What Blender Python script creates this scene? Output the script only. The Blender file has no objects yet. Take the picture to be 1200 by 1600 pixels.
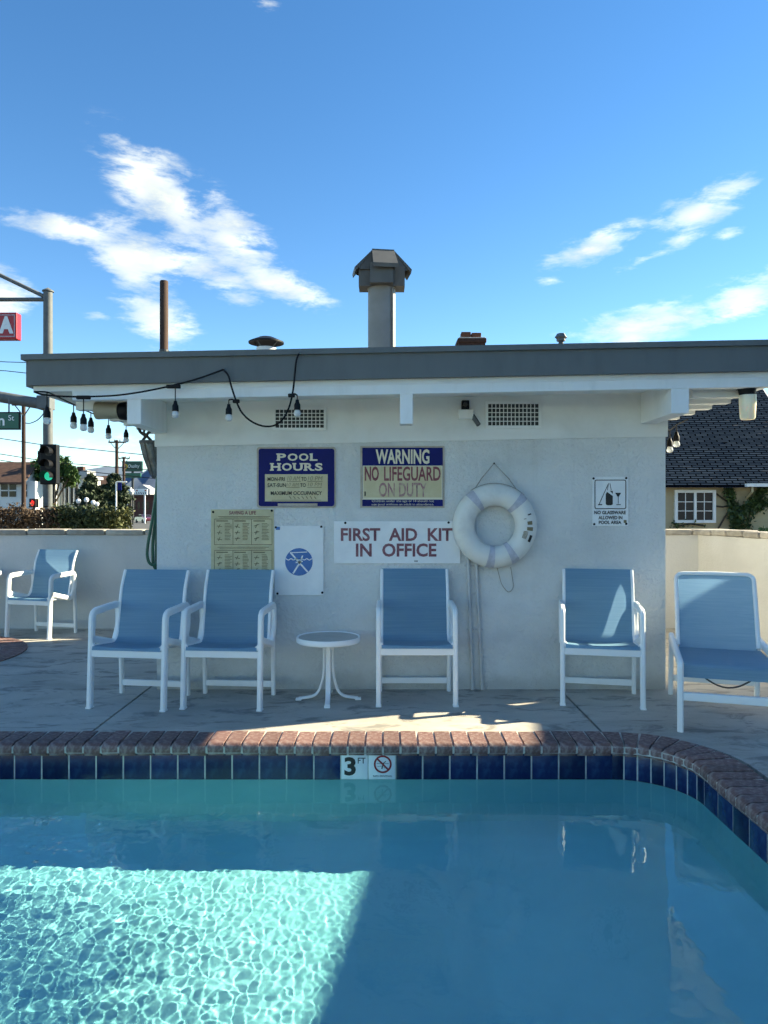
import bpy, bmesh, math, random
import numpy as np
from mathutils import Matrix, Vector
random.seed(7); np.random.seed(7)
S = bpy.context.scene
COL = S.collection
R = math.radians
EYE = 1.304                       # camera height above the deck
FPX, CX, CY = 1150.0, 600.0, 797.0  # focal length and horizon in photo pixels

def at(x, y, D):
    """the point at distance D that the photo shows at pixel x, y"""
    return Vector(((x - CX) / FPX * D, D, EYE + (CY - y) / FPX * D))

# ------------------------------------------------------------------ camera
cd = bpy.data.cameras.new('camera'); cam = bpy.data.objects.new('camera', cd); COL.objects.link(cam)
cam.location = (0, 0, EYE); cam.rotation_euler = (R(90), 0, 0)
cd.sensor_fit = 'HORIZONTAL'; cd.sensor_width = 36.0; cd.lens = 36.0 * FPX / 1200.0
cd.shift_y = -0.0025; cd.clip_start = 0.05; cd.clip_end = 20000
S.camera = cam

# ------------------------------------------------------------------ sky, sun, exposure
SUN_EL, SUN_AZ = R(29), R(71)     # azimuth from +Y towards +X
S.view_settings.view_transform = 'Standard'; S.view_settings.look = 'None'
S.view_settings.gamma = 1.0; S.view_settings.exposure = 2.4; S.view_settings.use_curve_mapping = False
S.view_settings.use_white_balance = True; S.view_settings.white_balance_temperature = 8800; S.view_settings.white_balance_tint = 0
S.cycles.use_denoising = True; S.cycles.adaptive_threshold = .03
S.cycles.max_bounces = 9; S.cycles.transmission_bounces = 6; S.cycles.glossy_bounces = 4
S.cycles.diffuse_bounces = 5; S.cycles.transparent_max_bounces = 8
S.cycles.caustics_refractive = True; S.cycles.caustics_reflective = False
S.cycles.sample_clamp_indirect = 6.0; S.cycles.blur_glossy = 0.3

sd = bpy.data.lights.new('sun', 'SUN'); sun = bpy.data.objects.new('sun', sd); COL.objects.link(sun)
sd.energy = 3.2; sd.angle = R(0.5); sd.color = (1.0, 0.965, 0.91)
sdir = Vector((math.cos(SUN_EL) * math.sin(SUN_AZ), math.cos(SUN_EL) * math.cos(SUN_AZ), math.sin(SUN_EL)))
sun.rotation_euler = sdir.to_track_quat('Z', 'Y').to_euler(); sun.location = (20, 8, 20)
sd.cycles.is_caustics_light = True

W = bpy.data.worlds.new('World'); S.world = W; W.use_nodes = True
nt = W.node_tree; nt.nodes.clear()
class NG:
    """small helper to write node maths"""
    def __init__(s, t): s.t = t
    def n(s, typ, **k):
        x = s.t.nodes.new(typ)
        for a, b in k.items(): setattr(x, a, b)
        return x
    def put(s, sock, v):
        if hasattr(v, 'is_linked') or hasattr(v, 'links'): s.t.links.new(v, sock)
        else: sock.default_value = v
    def m(s, op, a, b=0.0, c=None, clamp=False):
        x = s.n('ShaderNodeMath', operation=op, use_clamp=clamp)
        s.put(x.inputs[0], a); s.put(x.inputs[1], b)
        if c is not None: s.put(x.inputs[2], c)
        return x.outputs[0]
    def noise(s, vec, scale, detail=4, rough=.55, dist=0.0):
        x = s.n('ShaderNodeTexNoise'); s.put(x.inputs['Vector'], vec)
        x.inputs['Scale'].default_value = scale; x.inputs['Detail'].default_value = detail
        x.inputs['Roughness'].default_value = rough; x.inputs['Distortion'].default_value = dist
        return x.outputs[0]
    def mapr(s, v, a, b, c=0., d=1., smooth=True):
        x = s.n('ShaderNodeMapRange', interpolation_type='SMOOTHSTEP' if smooth else 'LINEAR')
        s.put(x.inputs['Value'], v); x.inputs['From Min'].default_value = a; x.inputs['From Max'].default_value = b
        x.inputs['To Min'].default_value = c; x.inputs['To Max'].default_value = d
        return x.outputs[0]
    def mix(s, f, a, b, mode='MIX'):
        x = s.n('ShaderNodeMix', data_type='RGBA', blend_type=mode)
        s.put(x.inputs[0], f)
        for sock, v in ((x.inputs[6], a), (x.inputs[7], b)):
            s.put(sock, (*v, 1) if isinstance(v, tuple) and len(v) == 3 else v)
        return x.outputs[2]
W.cycles.sampling_method = 'MANUAL'; W.cycles.sample_map_resolution = 256
g = NG(nt)
sky = g.n('ShaderNodeTexSky', sky_type='NISHITA', sun_disc=False)
sky.sun_elevation = SUN_EL; sky.sun_rotation = SUN_AZ; sky.altitude = 2400
sky.air_density = 1.0; sky.dust_density = 0.0; sky.ozone_density = 2.4
hs = g.n('ShaderNodeHueSaturation'); hs.inputs['Saturation'].default_value = 1.28; hs.inputs['Hue'].default_value = .508
nt.links.new(sky.outputs[0], hs.inputs['Color'])
tc = g.n('ShaderNodeTexCoord'); sp = g.n('ShaderNodeSeparateXYZ'); nt.links.new(tc.outputs['Generated'], sp.inputs[0])
az = g.m('ARCTAN2', sp.outputs[0], sp.outputs[1]); el = g.m('ARCSINE', sp.outputs[2])
# clouds: each one a (bearing, elevation, half length, half width, tilt) in the sky, broken up by noise
def sky_pos(x, y):
    v = at(x, y, 1.0) - Vector((0, 0, EYE)); v.normalize()
    return math.atan2(v.x, v.y), math.asin(v.z)
blobs = []
def cloud(x, y, a, b, tilt, w=1.0):
    p = sky_pos(x, y); blobs.append((p[0], p[1], a / FPX, b / FPX, R(tilt), w))
cloud(262, 312, 160, 62, -36, 1.25); cloud(355, 370, 140, 62, -36, 1.2); cloud(130, 365, 150, 26, -6, 1.1); cloud(215, 400, 90, 62, -20, 1.25)
cloud(440, 445, 110, 34, -18, 1.25); cloud(330, 425, 120, 34, -20, .95); cloud(240, 490, 95, 55, -34, 1.15); cloud(380, 470, 54, 22, -12, 1.0)
cloud(0, 455, 60, 44, -10, 1.1); cloud(415, 3, 40, 18, -5, 1.0); cloud(150, 492, 30, 12, 0, .7)
cloud(925, 388, 100, 30, 16, 1.1); cloud(1098, 322, 92, 34, 16, 1.15); cloud(1060, 376, 50, 16, 10, .9); cloud(860, 438, 34, 13, 0, 1.0); cloud(1005, 407, 70, 13, 14, .9)
cloud(1000, 510, 160, 36, 8, 1.25); cloud(1170, 462, 100, 38, 12, 1.2); cloud(1135, 368, 34, 12, 10, .8); cloud(170, 696, 110, 30, 0, .45)
azel = g.n('ShaderNodeCombineXYZ'); nt.links.new(az, azel.inputs[0]); nt.links.new(el, azel.inputs[1])
# the same fair-weather cloud goes on all round, thinning out where the listed clouds stand
field = g.m('MULTIPLY', g.mapr(g.noise(azel.outputs[0], 2.6, 2, .5), .52, .72), g.mapr(g.m('ABSOLUTE', az), .55, .75))
for (a0, e0, la, lb, t, w) in blobs:
    mp = g.n('ShaderNodeMapping', vector_type='TEXTURE'); nt.links.new(azel.outputs[0], mp.inputs['Vector'])
    mp.inputs['Location'].default_value = (a0, e0, 0); mp.inputs['Rotation'].default_value = (0, 0, t); mp.inputs['Scale'].default_value = (la * 1.02, lb * 1.02, 1)
    gr = g.n('ShaderNodeTexGradient', gradient_type='SPHERICAL'); nt.links.new(mp.outputs[0], gr.inputs[0])
    field = g.m('MAXIMUM', field, g.m('MULTIPLY', gr.outputs['Fac'], 1.35 * w))
cv = g.n('ShaderNodeCombineXYZ')
nt.links.new(az, cv.inputs[0]); nt.links.new(g.m('MULTIPLY', el, 1.7), cv.inputs[1])
rotm = g.n('ShaderNodeMapping'); nt.links.new(cv.outputs[0], rotm.inputs['Vector']); rotm.inputs['Rotation'].default_value = (0, 0, R(22)); rotm.inputs['Scale'].default_value = (.75, 1.35, 1)
n1 = g.noise(rotm.outputs[0], 11, 5, .62, .5); n2 = g.noise(rotm.outputs[0], 34, 5, .66); n3 = g.noise(cv.outputs[0], 14, 1, .5)
nz = g.m('MULTIPLY_ADD', n1, .6, g.m('MULTIPLY', n2, .4))
dens = g.m('ADD', g.m('MULTIPLY', field, .78), g.m('MULTIPLY', g.m('SUBTRACT', nz, .5), 3.8))
cover = g.m('MULTIPLY', g.mapr(dens, .20, 1.6), g.mapr(field, .02, .45))
shade = g.mapr(g.m('ADD', dens, g.m('MULTIPLY', g.m('SUBTRACT', n3, .5), 2.2)), .30, 1.25)
ccol = g.mix(shade, (5.1, 5.3, 5.5), (2.7, 3.1, 3.8))
skyc = g.mix(cover, hs.outputs[0], ccol)
bg = g.n('ShaderNodeBackground'); bg.inputs['Strength'].default_value = 0.066
nt.links.new(skyc, bg.inputs['Color'])
wo = g.n('ShaderNodeOutputWorld'); nt.links.new(bg.outputs[0], wo.inputs['Surface'])

# ------------------------------------------------------------------ materials
MATS = {}
def mat(name, col, rough=.6, col2=None, vscale=4.0, vdet=5, lo=.35, hi=.65, bump=0., bscale=40., bdet=4, bdist=.01, metal=0., spec=.5, rnd=0., coat=0., stretch=(1, 1, 1), trans=0.):
    m = bpy.data.materials.new(name); m.use_nodes = True; MATS[name] = m
    t = m.node_tree; q = NG(t); p = t.nodes['Principled BSDF']
    tcn = q.n('ShaderNodeTexCoord'); mp = q.n('ShaderNodeMapping'); t.links.new(tcn.outputs['Object'], mp.inputs['Vector'])
    mp.inputs['Scale'].default_value = stretch
    vec = mp.outputs[0]
    c = (*col, 1)
    if col2 is not None:
        c = q.mix(q.mapr(q.noise(vec, vscale, vdet, .6, .3), lo, hi), col, col2)
    if rnd:
        oi = q.n('ShaderNodeObjectInfo')
        hv = q.n('ShaderNodeHueSaturation')
        q.put(hv.inputs['Color'], c); q.put(hv.inputs['Value'], q.mapr(oi.outputs['Random'], 0, 1, 1 - rnd, 1 + rnd, False))
        c = hv.outputs[0]
    q.put(p.inputs['Base Color'], c)
    p.inputs['Roughness'].default_value = rough; p.inputs['Metallic'].default_value = metal
    p.inputs['Specular IOR Level'].default_value = spec; p.inputs['Coat Weight'].default_value = coat
    if trans: p.inputs['Transmission Weight'].default_value = trans
    if bump:
        bn = q.n('ShaderNodeBump'); bn.inputs['Strength'].default_value = bump; bn.inputs['Distance'].default_value = bdist
        t.links.new(q.noise(vec, bscale, bdet, .6), bn.inputs['Height']); t.links.new(bn.outputs[0], p.inputs['Normal'])
    return m
def emis(name, col, s):
    m = mat(name, col, .4); p = m.node_tree.nodes['Principled BSDF']
    p.inputs['Emission Color'].default_value = (*col, 1); p.inputs['Emission Strength'].default_value = s
    return m

M_stucco = mat('white_stucco', (.69, .70, .685), .9, (.58, .59, .575), 1.3, 6, .40, .74, bump=.9, bscale=36, bdet=3, bdist=.016)
M_beige = mat('beige_stucco', (.60, .595, .58), .92, (.51, .505, .49), 1.1, 6, .4, .75, bump=.6, bscale=45)
M_white = mat('white_trim', (.80, .81, .79), .55, (.68, .69, .66), 6, 5, .45, .85, bump=.15, bscale=18, stretch=(1.2, 1.2, .35))
M_soffit = mat('white_soffit', (.78, .785, .76), .65, (.68, .68, .65), 3, 5, .4, .8)
M_fascia = mat('grey_fascia', (.118, .133, .133), .6, (.10, .114, .114), 7, 5, .4, .75, bump=.1, bscale=14, stretch=(1, 1, .3))
M_alu = mat('white_frame', (.87, .88, .87), .35, (.82, .83, .82), 8, 4, .45, .8)
M_concrete = None
M_mortar = mat('mortar', (.60, .56, .50), .95, (.46, .43, .39), 30)
M_grout = mat('grout', (.58, .58, .52), .9, (.44, .45, .42), 25)
M_brick = mat('coping_brick', (.165, .082, .073), .75, (.34, .255, .235), 26, 6, .42, .74, bump=.35, bscale=90, rnd=.2)
M_tile = mat('blue_tile', (.004, .016, .07), .2, (.012, .05, .12), 16, 5, .4, .7, bump=.06, bscale=30, rnd=.4, coat=.1, spec=.3)
M_plaster = mat('pool_plaster', (.36, .81, .82), .85, (.28, .73, .76), 1.6, 6, .3, .75)
M_wood = mat('pole_wood', (.06, .03, .02), .9, (.03, .016, .012), 20, 5, stretch=(1, 1, .08), bump=.3)
M_galv = mat('galvanised', (.13, .14, .145), .6, (.105, .115, .12), 6, spec=.3)
M_stack = mat('painted_flue', (.27, .255, .235), .6, (.23, .22, .20), 5)
M_hood = mat('flue_hood', (.11, .108, .10), .55, (.09, .088, .083), 6)
M_black = mat('black_plastic', (.005, .005, .006), .5, spec=.2)
M_dark = mat('dark_metal', (.05, .05, .05), .5, metal=.3)
M_pipe = mat('painted_conduit', (.52, .53, .53), .5, (.46, .47, .47), 6)
M_ventdark = mat('vent_dark', (.05, .05, .05), .9)
M_navy = mat('sign_navy', (.003, .010, .12), .4, (.004, .012, .16), 6, 5, .5, .8, spec=.12)
M_signtan = mat('sign_tan', (.58, .49, .29), .6, (.68, .59, .38), 9, 6, .35, .75)
M_signedge = mat('sign_edge', (.50, .45, .38), .6, (.42, .36, .28), 12)
M_signyellow = mat('sign_yellow', (.62, .55, .34), .65, (.54, .47, .29), 10, 6)
M_signwhite = mat('sign_white', (.82, .84, .84), .45, (.75, .77, .78), 5)
M_cream = mat('sign_cream', (.74, .68, .52), .5)
M_maroon = mat('letter_maroon', (.22, .045, .06), .6, (.33, .12, .13), 14, 6, .45, .7)
M_faded = mat('letter_faded', (.36, .17, .18), .7, (.52, .40, .28), 30, 6, .4, .65)
M_burg = mat('letter_burgundy', (.19, .055, .075), .6, (.26, .10, .12), 20)
M_ink = mat('ink', (.02, .018, .016), .6)
M_inkfade = mat('faded_ink', (.20, .16, .09), .7)
M_blue = mat('sign_blue', (.01, .14, .40), .4)
M_red = mat('sign_red', (.30, .01, .015), .4)
M_ring = mat('ring_foam', (.74, .73, .68), .5, (.60, .59, .55), 9, 6, .45, .85, bump=.05, bscale=30)
M_strap = mat('ring_strap', (.52, .52, .58), .6, (.42, .42, .47), 30)
M_rope = mat('rope', (.35, .33, .29), .9)
M_hose = mat('garden_hose', (.01, .10, .06), .4, (.008, .07, .045), 12)
M_glassclear = mat('bulb_glass', (.85, .86, .84), .12, trans=.35)
M_brickdark = mat('chimney_brick', (.05, .024, .017), .9, (.085, .038, .026), 60, bump=.3)
M_tabletop = mat('smoked_top', (.40, .39, .36), .35, (.48, .46, .42), 12)
M_floodbeige = mat('flood_beige', (.34, .29, .21), .5)
M_cap = mat('cap_stone', (.43, .39, .34), .9, (.34, .31, .27), 9, 6, bump=.4, bscale=60, rnd=.25)
M_asphalt = mat('asphalt', (.055, .055, .056), .92, (.07, .07, .07), .5)
M_paint = mat('road_paint', (.7, .7, .68), .8)
M_grass = mat('grass', (.06, .11, .025), .95, (.09, .14, .03), 3)
M_soil = mat('soil', (.05, .04, .03), .95)
M_render = mat('pale_render', (.72, .72, .70), .8, (.66, .66, .64), .6)
M_greyrender = mat('grey_render', (.36, .37, .39), .85)
M_brownroof = mat('brown_roof', (.10, .05, .035), .9, (.07, .035, .025), 3)
M_window = mat('window_glass', (.02, .025, .03), .06, spec=.15)
M_siding = mat('cream_siding', (.46, .38, .23), .7, (.42, .34, .21), 3)
M_mount = mat('mountain_haze_blue', (.07, .11, .17), .95, (.09, .13, .19), .004)  # blue of the distance haze is put into the base colour
M_signgreen = mat('street_sign_green', (.0, .10, .06), .4)
M_hotelgreen = mat('hotel_sign_green', (.0, .055, .04), .4)
M_signalred = mat('sign_panel_red', (.42, .012, .02), .35)
M_leafdark = mat('leaf_dark', (.014, .028, .010), .7, (.028, .05, .015), 2.5)
M_leafgreen = mat('leaf_green', (.03, .075, .014), .7, (.06, .12, .022), 1.5)
M_leafolive = mat('leaf_olive', (.045, .055, .012), .7, (.085, .09, .02), 4)
M_leafbrown = mat('leaf_brown', (.04, .022, .012), .8, (.09, .055, .03), 5)
M_ivy = mat('ivy_leaf', (.02, .045, .012), .5, (.05, .09, .02), 6)
M_bark = mat('bark', (.06, .045, .03), .9)
M_silver = mat('car_silver', (.45, .46, .48), .3, metal=.4, coat=.6)
M_carred = mat('car_burgundy', (.10, .015, .03), .3, coat=.8)
M_rubber = mat('rubber', (.015, .015, .015), .8)
M_green_on = emis('green_signal_on', (.0, .33, .25), .3)
M_red_on = emis('red_hand_on', (.8, .02, .015), .25)
M_globe = mat('globe_white', (.8, .8, .8), .3)
M_jar = mat('lamp_jar', (.88, .80, .60), .35)
M_jar.node_tree.nodes['Principled BSDF'].inputs['Subsurface Weight'].default_value = .8
M_jar.node_tree.nodes['Principled BSDF'].inputs['Subsurface Scale'].default_value = .05
M_jar.node_tree.nodes['Principled BSDF'].inputs['Subsurface Radius'].default_value = (1, .85, .6)

def weather_stucco(m):
    """splash dirt along the foot of the wall and faint vertical runs"""
    t = m.node_tree; q = NG(t); p = t.nodes['Principled BSDF']
    src = p.inputs['Base Color'].links[0].from_socket
    tcn = q.n('ShaderNodeTexCoord'); sx = q.n('ShaderNodeSeparateXYZ'); t.links.new(tcn.outputs['Object'], sx.inputs[0])
    mp = q.n('ShaderNodeMapping'); t.links.new(tcn.outputs['Object'], mp.inputs['Vector']); mp.inputs['Scale'].default_value = (7, 7, .5)
    runs = q.mapr(q.noise(mp.outputs[0], 1.5, 4, .6), .56, .80, 0, .14)
    foot = q.m('MULTIPLY', q.mapr(q.m('MULTIPLY_ADD', q.noise(tcn.outputs['Object'], 7, 4), .22, sx.outputs[2]), .10, .30, 1, 0), .55)
    c = q.mix(q.m('MAXIMUM', runs, foot), src, (.36, .34, .30))
    t.links.new(c, p.inputs['Base Color'])
weather_stucco(M_stucco)

def sling_material():
    m = bpy.data.materials.new('blue_sling'); m.use_nodes = True; t = m.node_tree; q = NG(t); p = t.nodes['Principled BSDF']
    tcn = q.n('ShaderNodeTexCoord'); mp = q.n('ShaderNodeMapping'); t.links.new(tcn.outputs['Object'], mp.inputs['Vector'])
    mp.inputs['Scale'].default_value = (2.5, 130, 130)
    nn = q.noise(mp.outputs[0], 1.0, 3, .6)
    c = q.mix(q.mapr(nn, .3, .7), (.15, .325, .45), (.225, .41, .52))
    t.links.new(c, p.inputs['Base Color']); p.inputs['Roughness'].default_value = .55; p.inputs['Specular IOR Level'].default_value = .35
    tr = q.n('ShaderNodeBsdfTranslucent'); tr.inputs['Color'].default_value = (.24, .44, .66, 1)
    ms = q.n('ShaderNodeMixShader'); ms.inputs[0].default_value = .35
    t.links.new(p.outputs[0], ms.inputs[1]); t.links.new(tr.outputs[0], ms.inputs[2])
    bn = q.n('ShaderNodeBump'); bn.inputs['Strength'].default_value = .3; bn.inputs['Distance'].default_value = .002
    t.links.new(nn, bn.inputs['Height']); t.links.new(bn.outputs[0], p.inputs['Normal'])
    t.links.new(ms.outputs[0], t.nodes['Material Output'].inputs['Surface'])
    return m
M_sling = sling_material()

def concrete_material():
    m = bpy.data.materials.new('deck_concrete'); m.use_nodes = True; t = m.node_tree; q = NG(t); p = t.nodes['Principled BSDF']
    tcn = q.n('ShaderNodeTexCoord'); v = tcn.outputs['Object']
    mp = q.n('ShaderNodeMapping'); t.links.new(v, mp.inputs['Vector']); mp.inputs['Scale'].default_value = (.85, 1.6, 1)
    big = q.noise(mp.outputs[0], 1.3, 6, .62, .6); mid = q.noise(mp.outputs[0], 4.5, 7, .65, .8); fine = q.noise(v, 90, 4, .6)
    c = q.mix(q.mapr(big, .35, .68), (.54, .49, .42), (.39, .355, .305))
    c = q.mix(q.mapr(mid, .50, .66, 0, .75), c, (.165, .158, .145))
    c = q.mix(q.mapr(fine, .3, .75, 0, .22), c, (.24, .22, .20))
    spk = q.noise(v, 26, 2, .5)
    c = q.mix(q.mapr(spk, .74, .78, 0, .7), c, (.10, .09, .08))
    t.links.new(c, p.inputs['Base Color']); q.put(p.inputs['Roughness'], q.mapr(big, .3, .7, .78, .92))
    bn = q.n('ShaderNodeBump'); bn.inputs['Strength'].default_value = .25; bn.inputs['Distance'].default_value = .004
    t.links.new(fine, bn.inputs['Height']); t.links.new(bn.outputs[0], p.inputs['Normal'])
    return m
M_concrete = concrete_material()

SLOPE_DEG = 43.0
def shingle_material():
    m = bpy.data.materials.new('slate_shingles'); m.use_nodes = True; t = m.node_tree; q = NG(t); p = t.nodes['Principled BSDF']
    tcn = q.n('ShaderNodeTexCoord'); mp = q.n('ShaderNodeMapping'); t.links.new(tcn.outputs['Object'], mp.inputs['Vector'])
    mp.inputs['Rotation'].default_value = (R(-SLOPE_DEG), 0, 0)
    bt = q.n('ShaderNodeTexBrick'); t.links.new(mp.outputs[0], bt.inputs['Vector'])
    for k, v in (('Scale', 1.0), ('Mortar Size', .02), ('Brick Width', .32), ('Row Height', .085), ('Mortar Smooth', .2), ('Bias', -.3)): bt.inputs[k].default_value = v
    bt.inputs['Color1'].default_value = (.026, .040, .060, 1); bt.inputs['Color2'].default_value = (.055, .076, .102, 1); bt.inputs['Mortar'].default_value = (.002, .003, .005, 1)
    mp2 = q.n('ShaderNodeMapping'); t.links.new(mp.outputs[0], mp2.inputs['Vector']); mp2.inputs['Scale'].default_value = (1.4, 9, 9)
    w = q.m('MULTIPLY', q.mapr(q.noise(mp2.outputs[0], 1.6, 3, .6), .63, .72), q.mapr(q.noise(tcn.outputs['Object'], .6, 3), .46, .62))
    c = q.mix(w, bt.outputs['Color'], (.16, .15, .14))
    t.links.new(c, p.inputs['Base Color']); p.inputs['Roughness'].default_value = .9; p.inputs['Specular IOR Level'].default_value = 0.
    bn = q.n('ShaderNodeBump'); bn.inputs['Strength'].default_value = .2; bn.inputs['Distance'].default_value = .005
    bw = q.n('ShaderNodeRGBToBW'); t.links.new(bt.outputs['Color'], bw.inputs[0])
    t.links.new(q.m('MULTIPLY', bw.outputs[0], 20), bn.inputs['Height']); t.links.new(bn.outputs[0], p.inputs['Normal'])
    return m
M_shingle = shingle_material()

def water_material():
    m = bpy.data.materials.new('pool_water'); m.use_nodes = True; t = m.node_tree; t.nodes.clear(); q = NG(t)
    gl = q.n('ShaderNodeBsdfGlass'); gl.inputs['IOR'].default_value = 1.333; gl.inputs['Roughness'].default_value = 0.0
    gl.inputs['Color'].default_value = (.84, .99, 1.0, 1)
    o = q.n('ShaderNodeOutputMaterial'); t.links.new(gl.outputs[0], o.inputs['Surface'])
    return m
M_water = water_material()

# ------------------------------------------------------------------ mesh helpers
WORLD = {}                                      # world matrix of every object made here
def fillet(pts, r, seg=5):
    """round the inner corners of a polyline"""
    out = [Vector(pts[0])]
    for i in range(1, len(pts) - 1):
        a, b, c = Vector(pts[i - 1]), Vector(pts[i]), Vector(pts[i + 1])
        ri = r[i] if isinstance(r, (list, tuple)) else r
        if ri <= 0: out.append(b); continue
        ri = min(ri, (a - b).length * .48, (c - b).length * .48)
        p, s = b + (a - b).normalized() * ri, b + (c - b).normalized() * ri
        for k in range(seg + 1):
            u = k / seg
            out.append(p * (1 - u) ** 2 + b * 2 * u * (1 - u) + s * u * u)
    out.append(Vector(pts[-1]))
    return out
class MB:
    def __init__(s): s.v = []; s.f = []
    def add(s, vs, fs):
        o = len(s.v); s.v += [Vector(p) for p in vs]; s.f += [tuple(i + o for i in f) for f in fs]; return s
    def box(s, x0, x1, y0, y1, z0, z1):
        return s.add([(x0, y0, z0), (x1, y0, z0), (x1, y1, z0), (x0, y1, z0), (x0, y0, z1), (x1, y0, z1), (x1, y1, z1), (x0, y1, z1)],
                     [(0, 3, 2, 1), (4, 5, 6, 7), (0, 1, 5, 4), (1, 2, 6, 5), (2, 3, 7, 6), (3, 0, 4, 7)])
    def rbox(s, x0, x1, y0, y1, z0, z1, r=.004):
        """a box with its long edges chamfered, seen from outside"""
        bm = bmesh.new(); bmesh.ops.create_cube(bm, size=1)
        for v in bm.verts:
            v.co = Vector(((x0 + x1) / 2 + v.co.x * (x1 - x0), (y0 + y1) / 2 + v.co.y * (y1 - y0), (z0 + z1) / 2 + v.co.z * (z1 - z0)))
        bmesh.ops.bevel(bm, geom=bm.edges[:], offset=min(r, abs(x1 - x0) * .4, abs(y1 - y0) * .4, abs(z1 - z0) * .4), segments=2, affect='EDGES', profile=.5)
        s.bm(bm); return s
    def bm(s, bm):
        bm.verts.index_update()
        s.add([v.co for v in bm.verts], [[v.index for v in f.verts] for f in bm.faces]); bm.free()
    def sweep(s, pts, prof, side, cap=True, closed=False):
        """profile (a, b) swept along pts; a runs along `side`, b across it"""
        pts = [Vector(p) for p in pts]; n = len(pts); k = len(prof); vs = []
        side0 = Vector(side).normalized()
        for i, p in enumerate(pts):
            if closed: t = pts[(i + 1) % n] - pts[i - 1]
            else: t = pts[min(i + 1, n - 1)] - pts[max(i - 1, 0)]
            t.normalize()
            sd_ = (side0 - t * side0.dot(t))
            sd_ = sd_.normalized() if sd_.length > 1e-4 else t.orthogonal().normalized()
            up = t.cross(sd_)
            vs += [p + sd_ * a + up * b for a, b in prof]
        fs = []
        for i in range(n if closed else n - 1):
            j = (i + 1) % n
            for q_ in range(k):
                fs.append((i * k + q_, i * k + (q_ + 1) % k, j * k + (q_ + 1) % k, j * k + q_))
        if cap and not closed: fs += [tuple(range(k))[::-1], tuple((n - 1) * k + q_ for q_ in range(k))]
        return s.add(vs, fs)
    def tube(s, pts, r, seg=8, side=(.3, .2, .9), cap=True, closed=False):
        return s.sweep(pts, [(r * math.cos(2 * math.pi * i / seg), r * math.sin(2 * math.pi * i / seg)) for i in range(seg)], side, cap, closed)
    def bar(s, pts, w, t, side=(1, 0, 0), c=.25):
        e = min(w, t) * c
        return s.sweep(pts, [(-w/2+e, -t/2), (w/2-e, -t/2), (w/2, -t/2+e), (w/2, t/2-e), (w/2-e, t/2), (-w/2+e, t/2), (-w/2, t/2-e), (-w/2, -t/2+e)], side)
    def lathe(s, prof, c=(0, 0, 0), seg=20, axis='Z', a0=0., a1=2 * math.pi):
        full = abs(a1 - a0 - 2 * math.pi) < 1e-6; k = len(prof); n = seg if full else seg + 1; vs = []
        for i in range(n):
            a = a0 + (a1 - a0) * i / seg
            for r, h in prof:
                x, y, z = r * math.cos(a), r * math.sin(a), h
                if axis == 'Y': x, y, z = x, z, y
                if axis == 'X': x, y, z = z, x, y
                vs.append((c[0] + x, c[1] + y, c[2] + z))
        fs = []
        for i in range(n if full else n - 1):
            j = (i + 1) % n
            for q_ in range(k - 1): fs.append((i * k + q_, j * k + q_, j * k + q_ + 1, i * k + q_ + 1))
        return s.add(vs, fs)
    def prism(s, poly, y0, y1, axis='Y'):
        """polygon in XZ extruded along Y (or in XY along Z, or in YZ along X)"""
        n = len(poly)
        f = {'Y': lambda a, b, c: (a, c, b), 'Z': lambda a, b, c: (a, b, c), 'X': lambda a, b, c: (c, a, b)}[axis]
        vs = [f(a, b, y0) for a, b in poly] + [f(a, b, y1) for a, b in poly]
        return s.add(vs, [tuple(range(n)), tuple(range(2 * n - 1, n - 1, -1))] + [(i, i + n, (i + 1) % n + n, (i + 1) % n) for i in range(n)])
    def tf(s, M):
        s.v = [M @ p for p in s.v]; return s
    def mesh(s, name, m, smooth=False):
        me = bpy.data.meshes.new(name); me.from_pydata([tuple(p) for p in s.v], [], s.f)
        bm = bmesh.new(); bm.from_mesh(me); bmesh.ops.recalc_face_normals(bm, faces=bm.faces[:]); bm.to_mesh(me); bm.free()
        me.materials.append(m)
        if smooth:
            me.shade_smooth()
            try: me.set_sharp_from_angle(angle=R(40))
            except Exception: pass
        return me
    def build(s, name, m, parent=None, smooth=False, local=False):
        """link as one mesh object; vertices are world coordinates unless local"""
        if parent is not None and not local:
            inv = WORLD[parent.name].inverted(); s.v = [inv @ p for p in s.v]
        return link(name, s.mesh(name, m, smooth), parent)
def link(name, data, parent=None, loc=None, rot=None):
    o = bpy.data.objects.new(name, data); COL.objects.link(o)
    Mx = Matrix.Identity(4)
    if loc is not None: o.location = loc; Mx = Matrix.Translation(loc)
    if rot is not None: o.rotation_euler = rot; Mx = Mx @ o.rotation_euler.to_matrix().to_4x4()
    if parent is not None: o.parent = parent; Mx = WORLD[parent.name] @ Mx
    WORLD[o.name] = Mx
    return o
def tag(o, label, cat, group=None):
    o['label'] = label; o['category'] = cat
    if group: o['group'] = group
    return o
def thing(name, label, cat, loc=(0, 0, 0), rz=0., group=None):
    o = link(name, None, None, Vector(loc), (0, 0, rz)); o.empty_display_size = .1
    return tag(o, label, cat, group)
def struct(o):
    o['kind'] = 'structure'; return o
def copy_tree(o, parent=None):
    c = o.copy(); COL.objects.link(c); c.parent = parent
    WORLD[c.name] = WORLD[o.name]
    for ch in [x for x in o.children]: copy_tree(ch, c)
    return c
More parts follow.
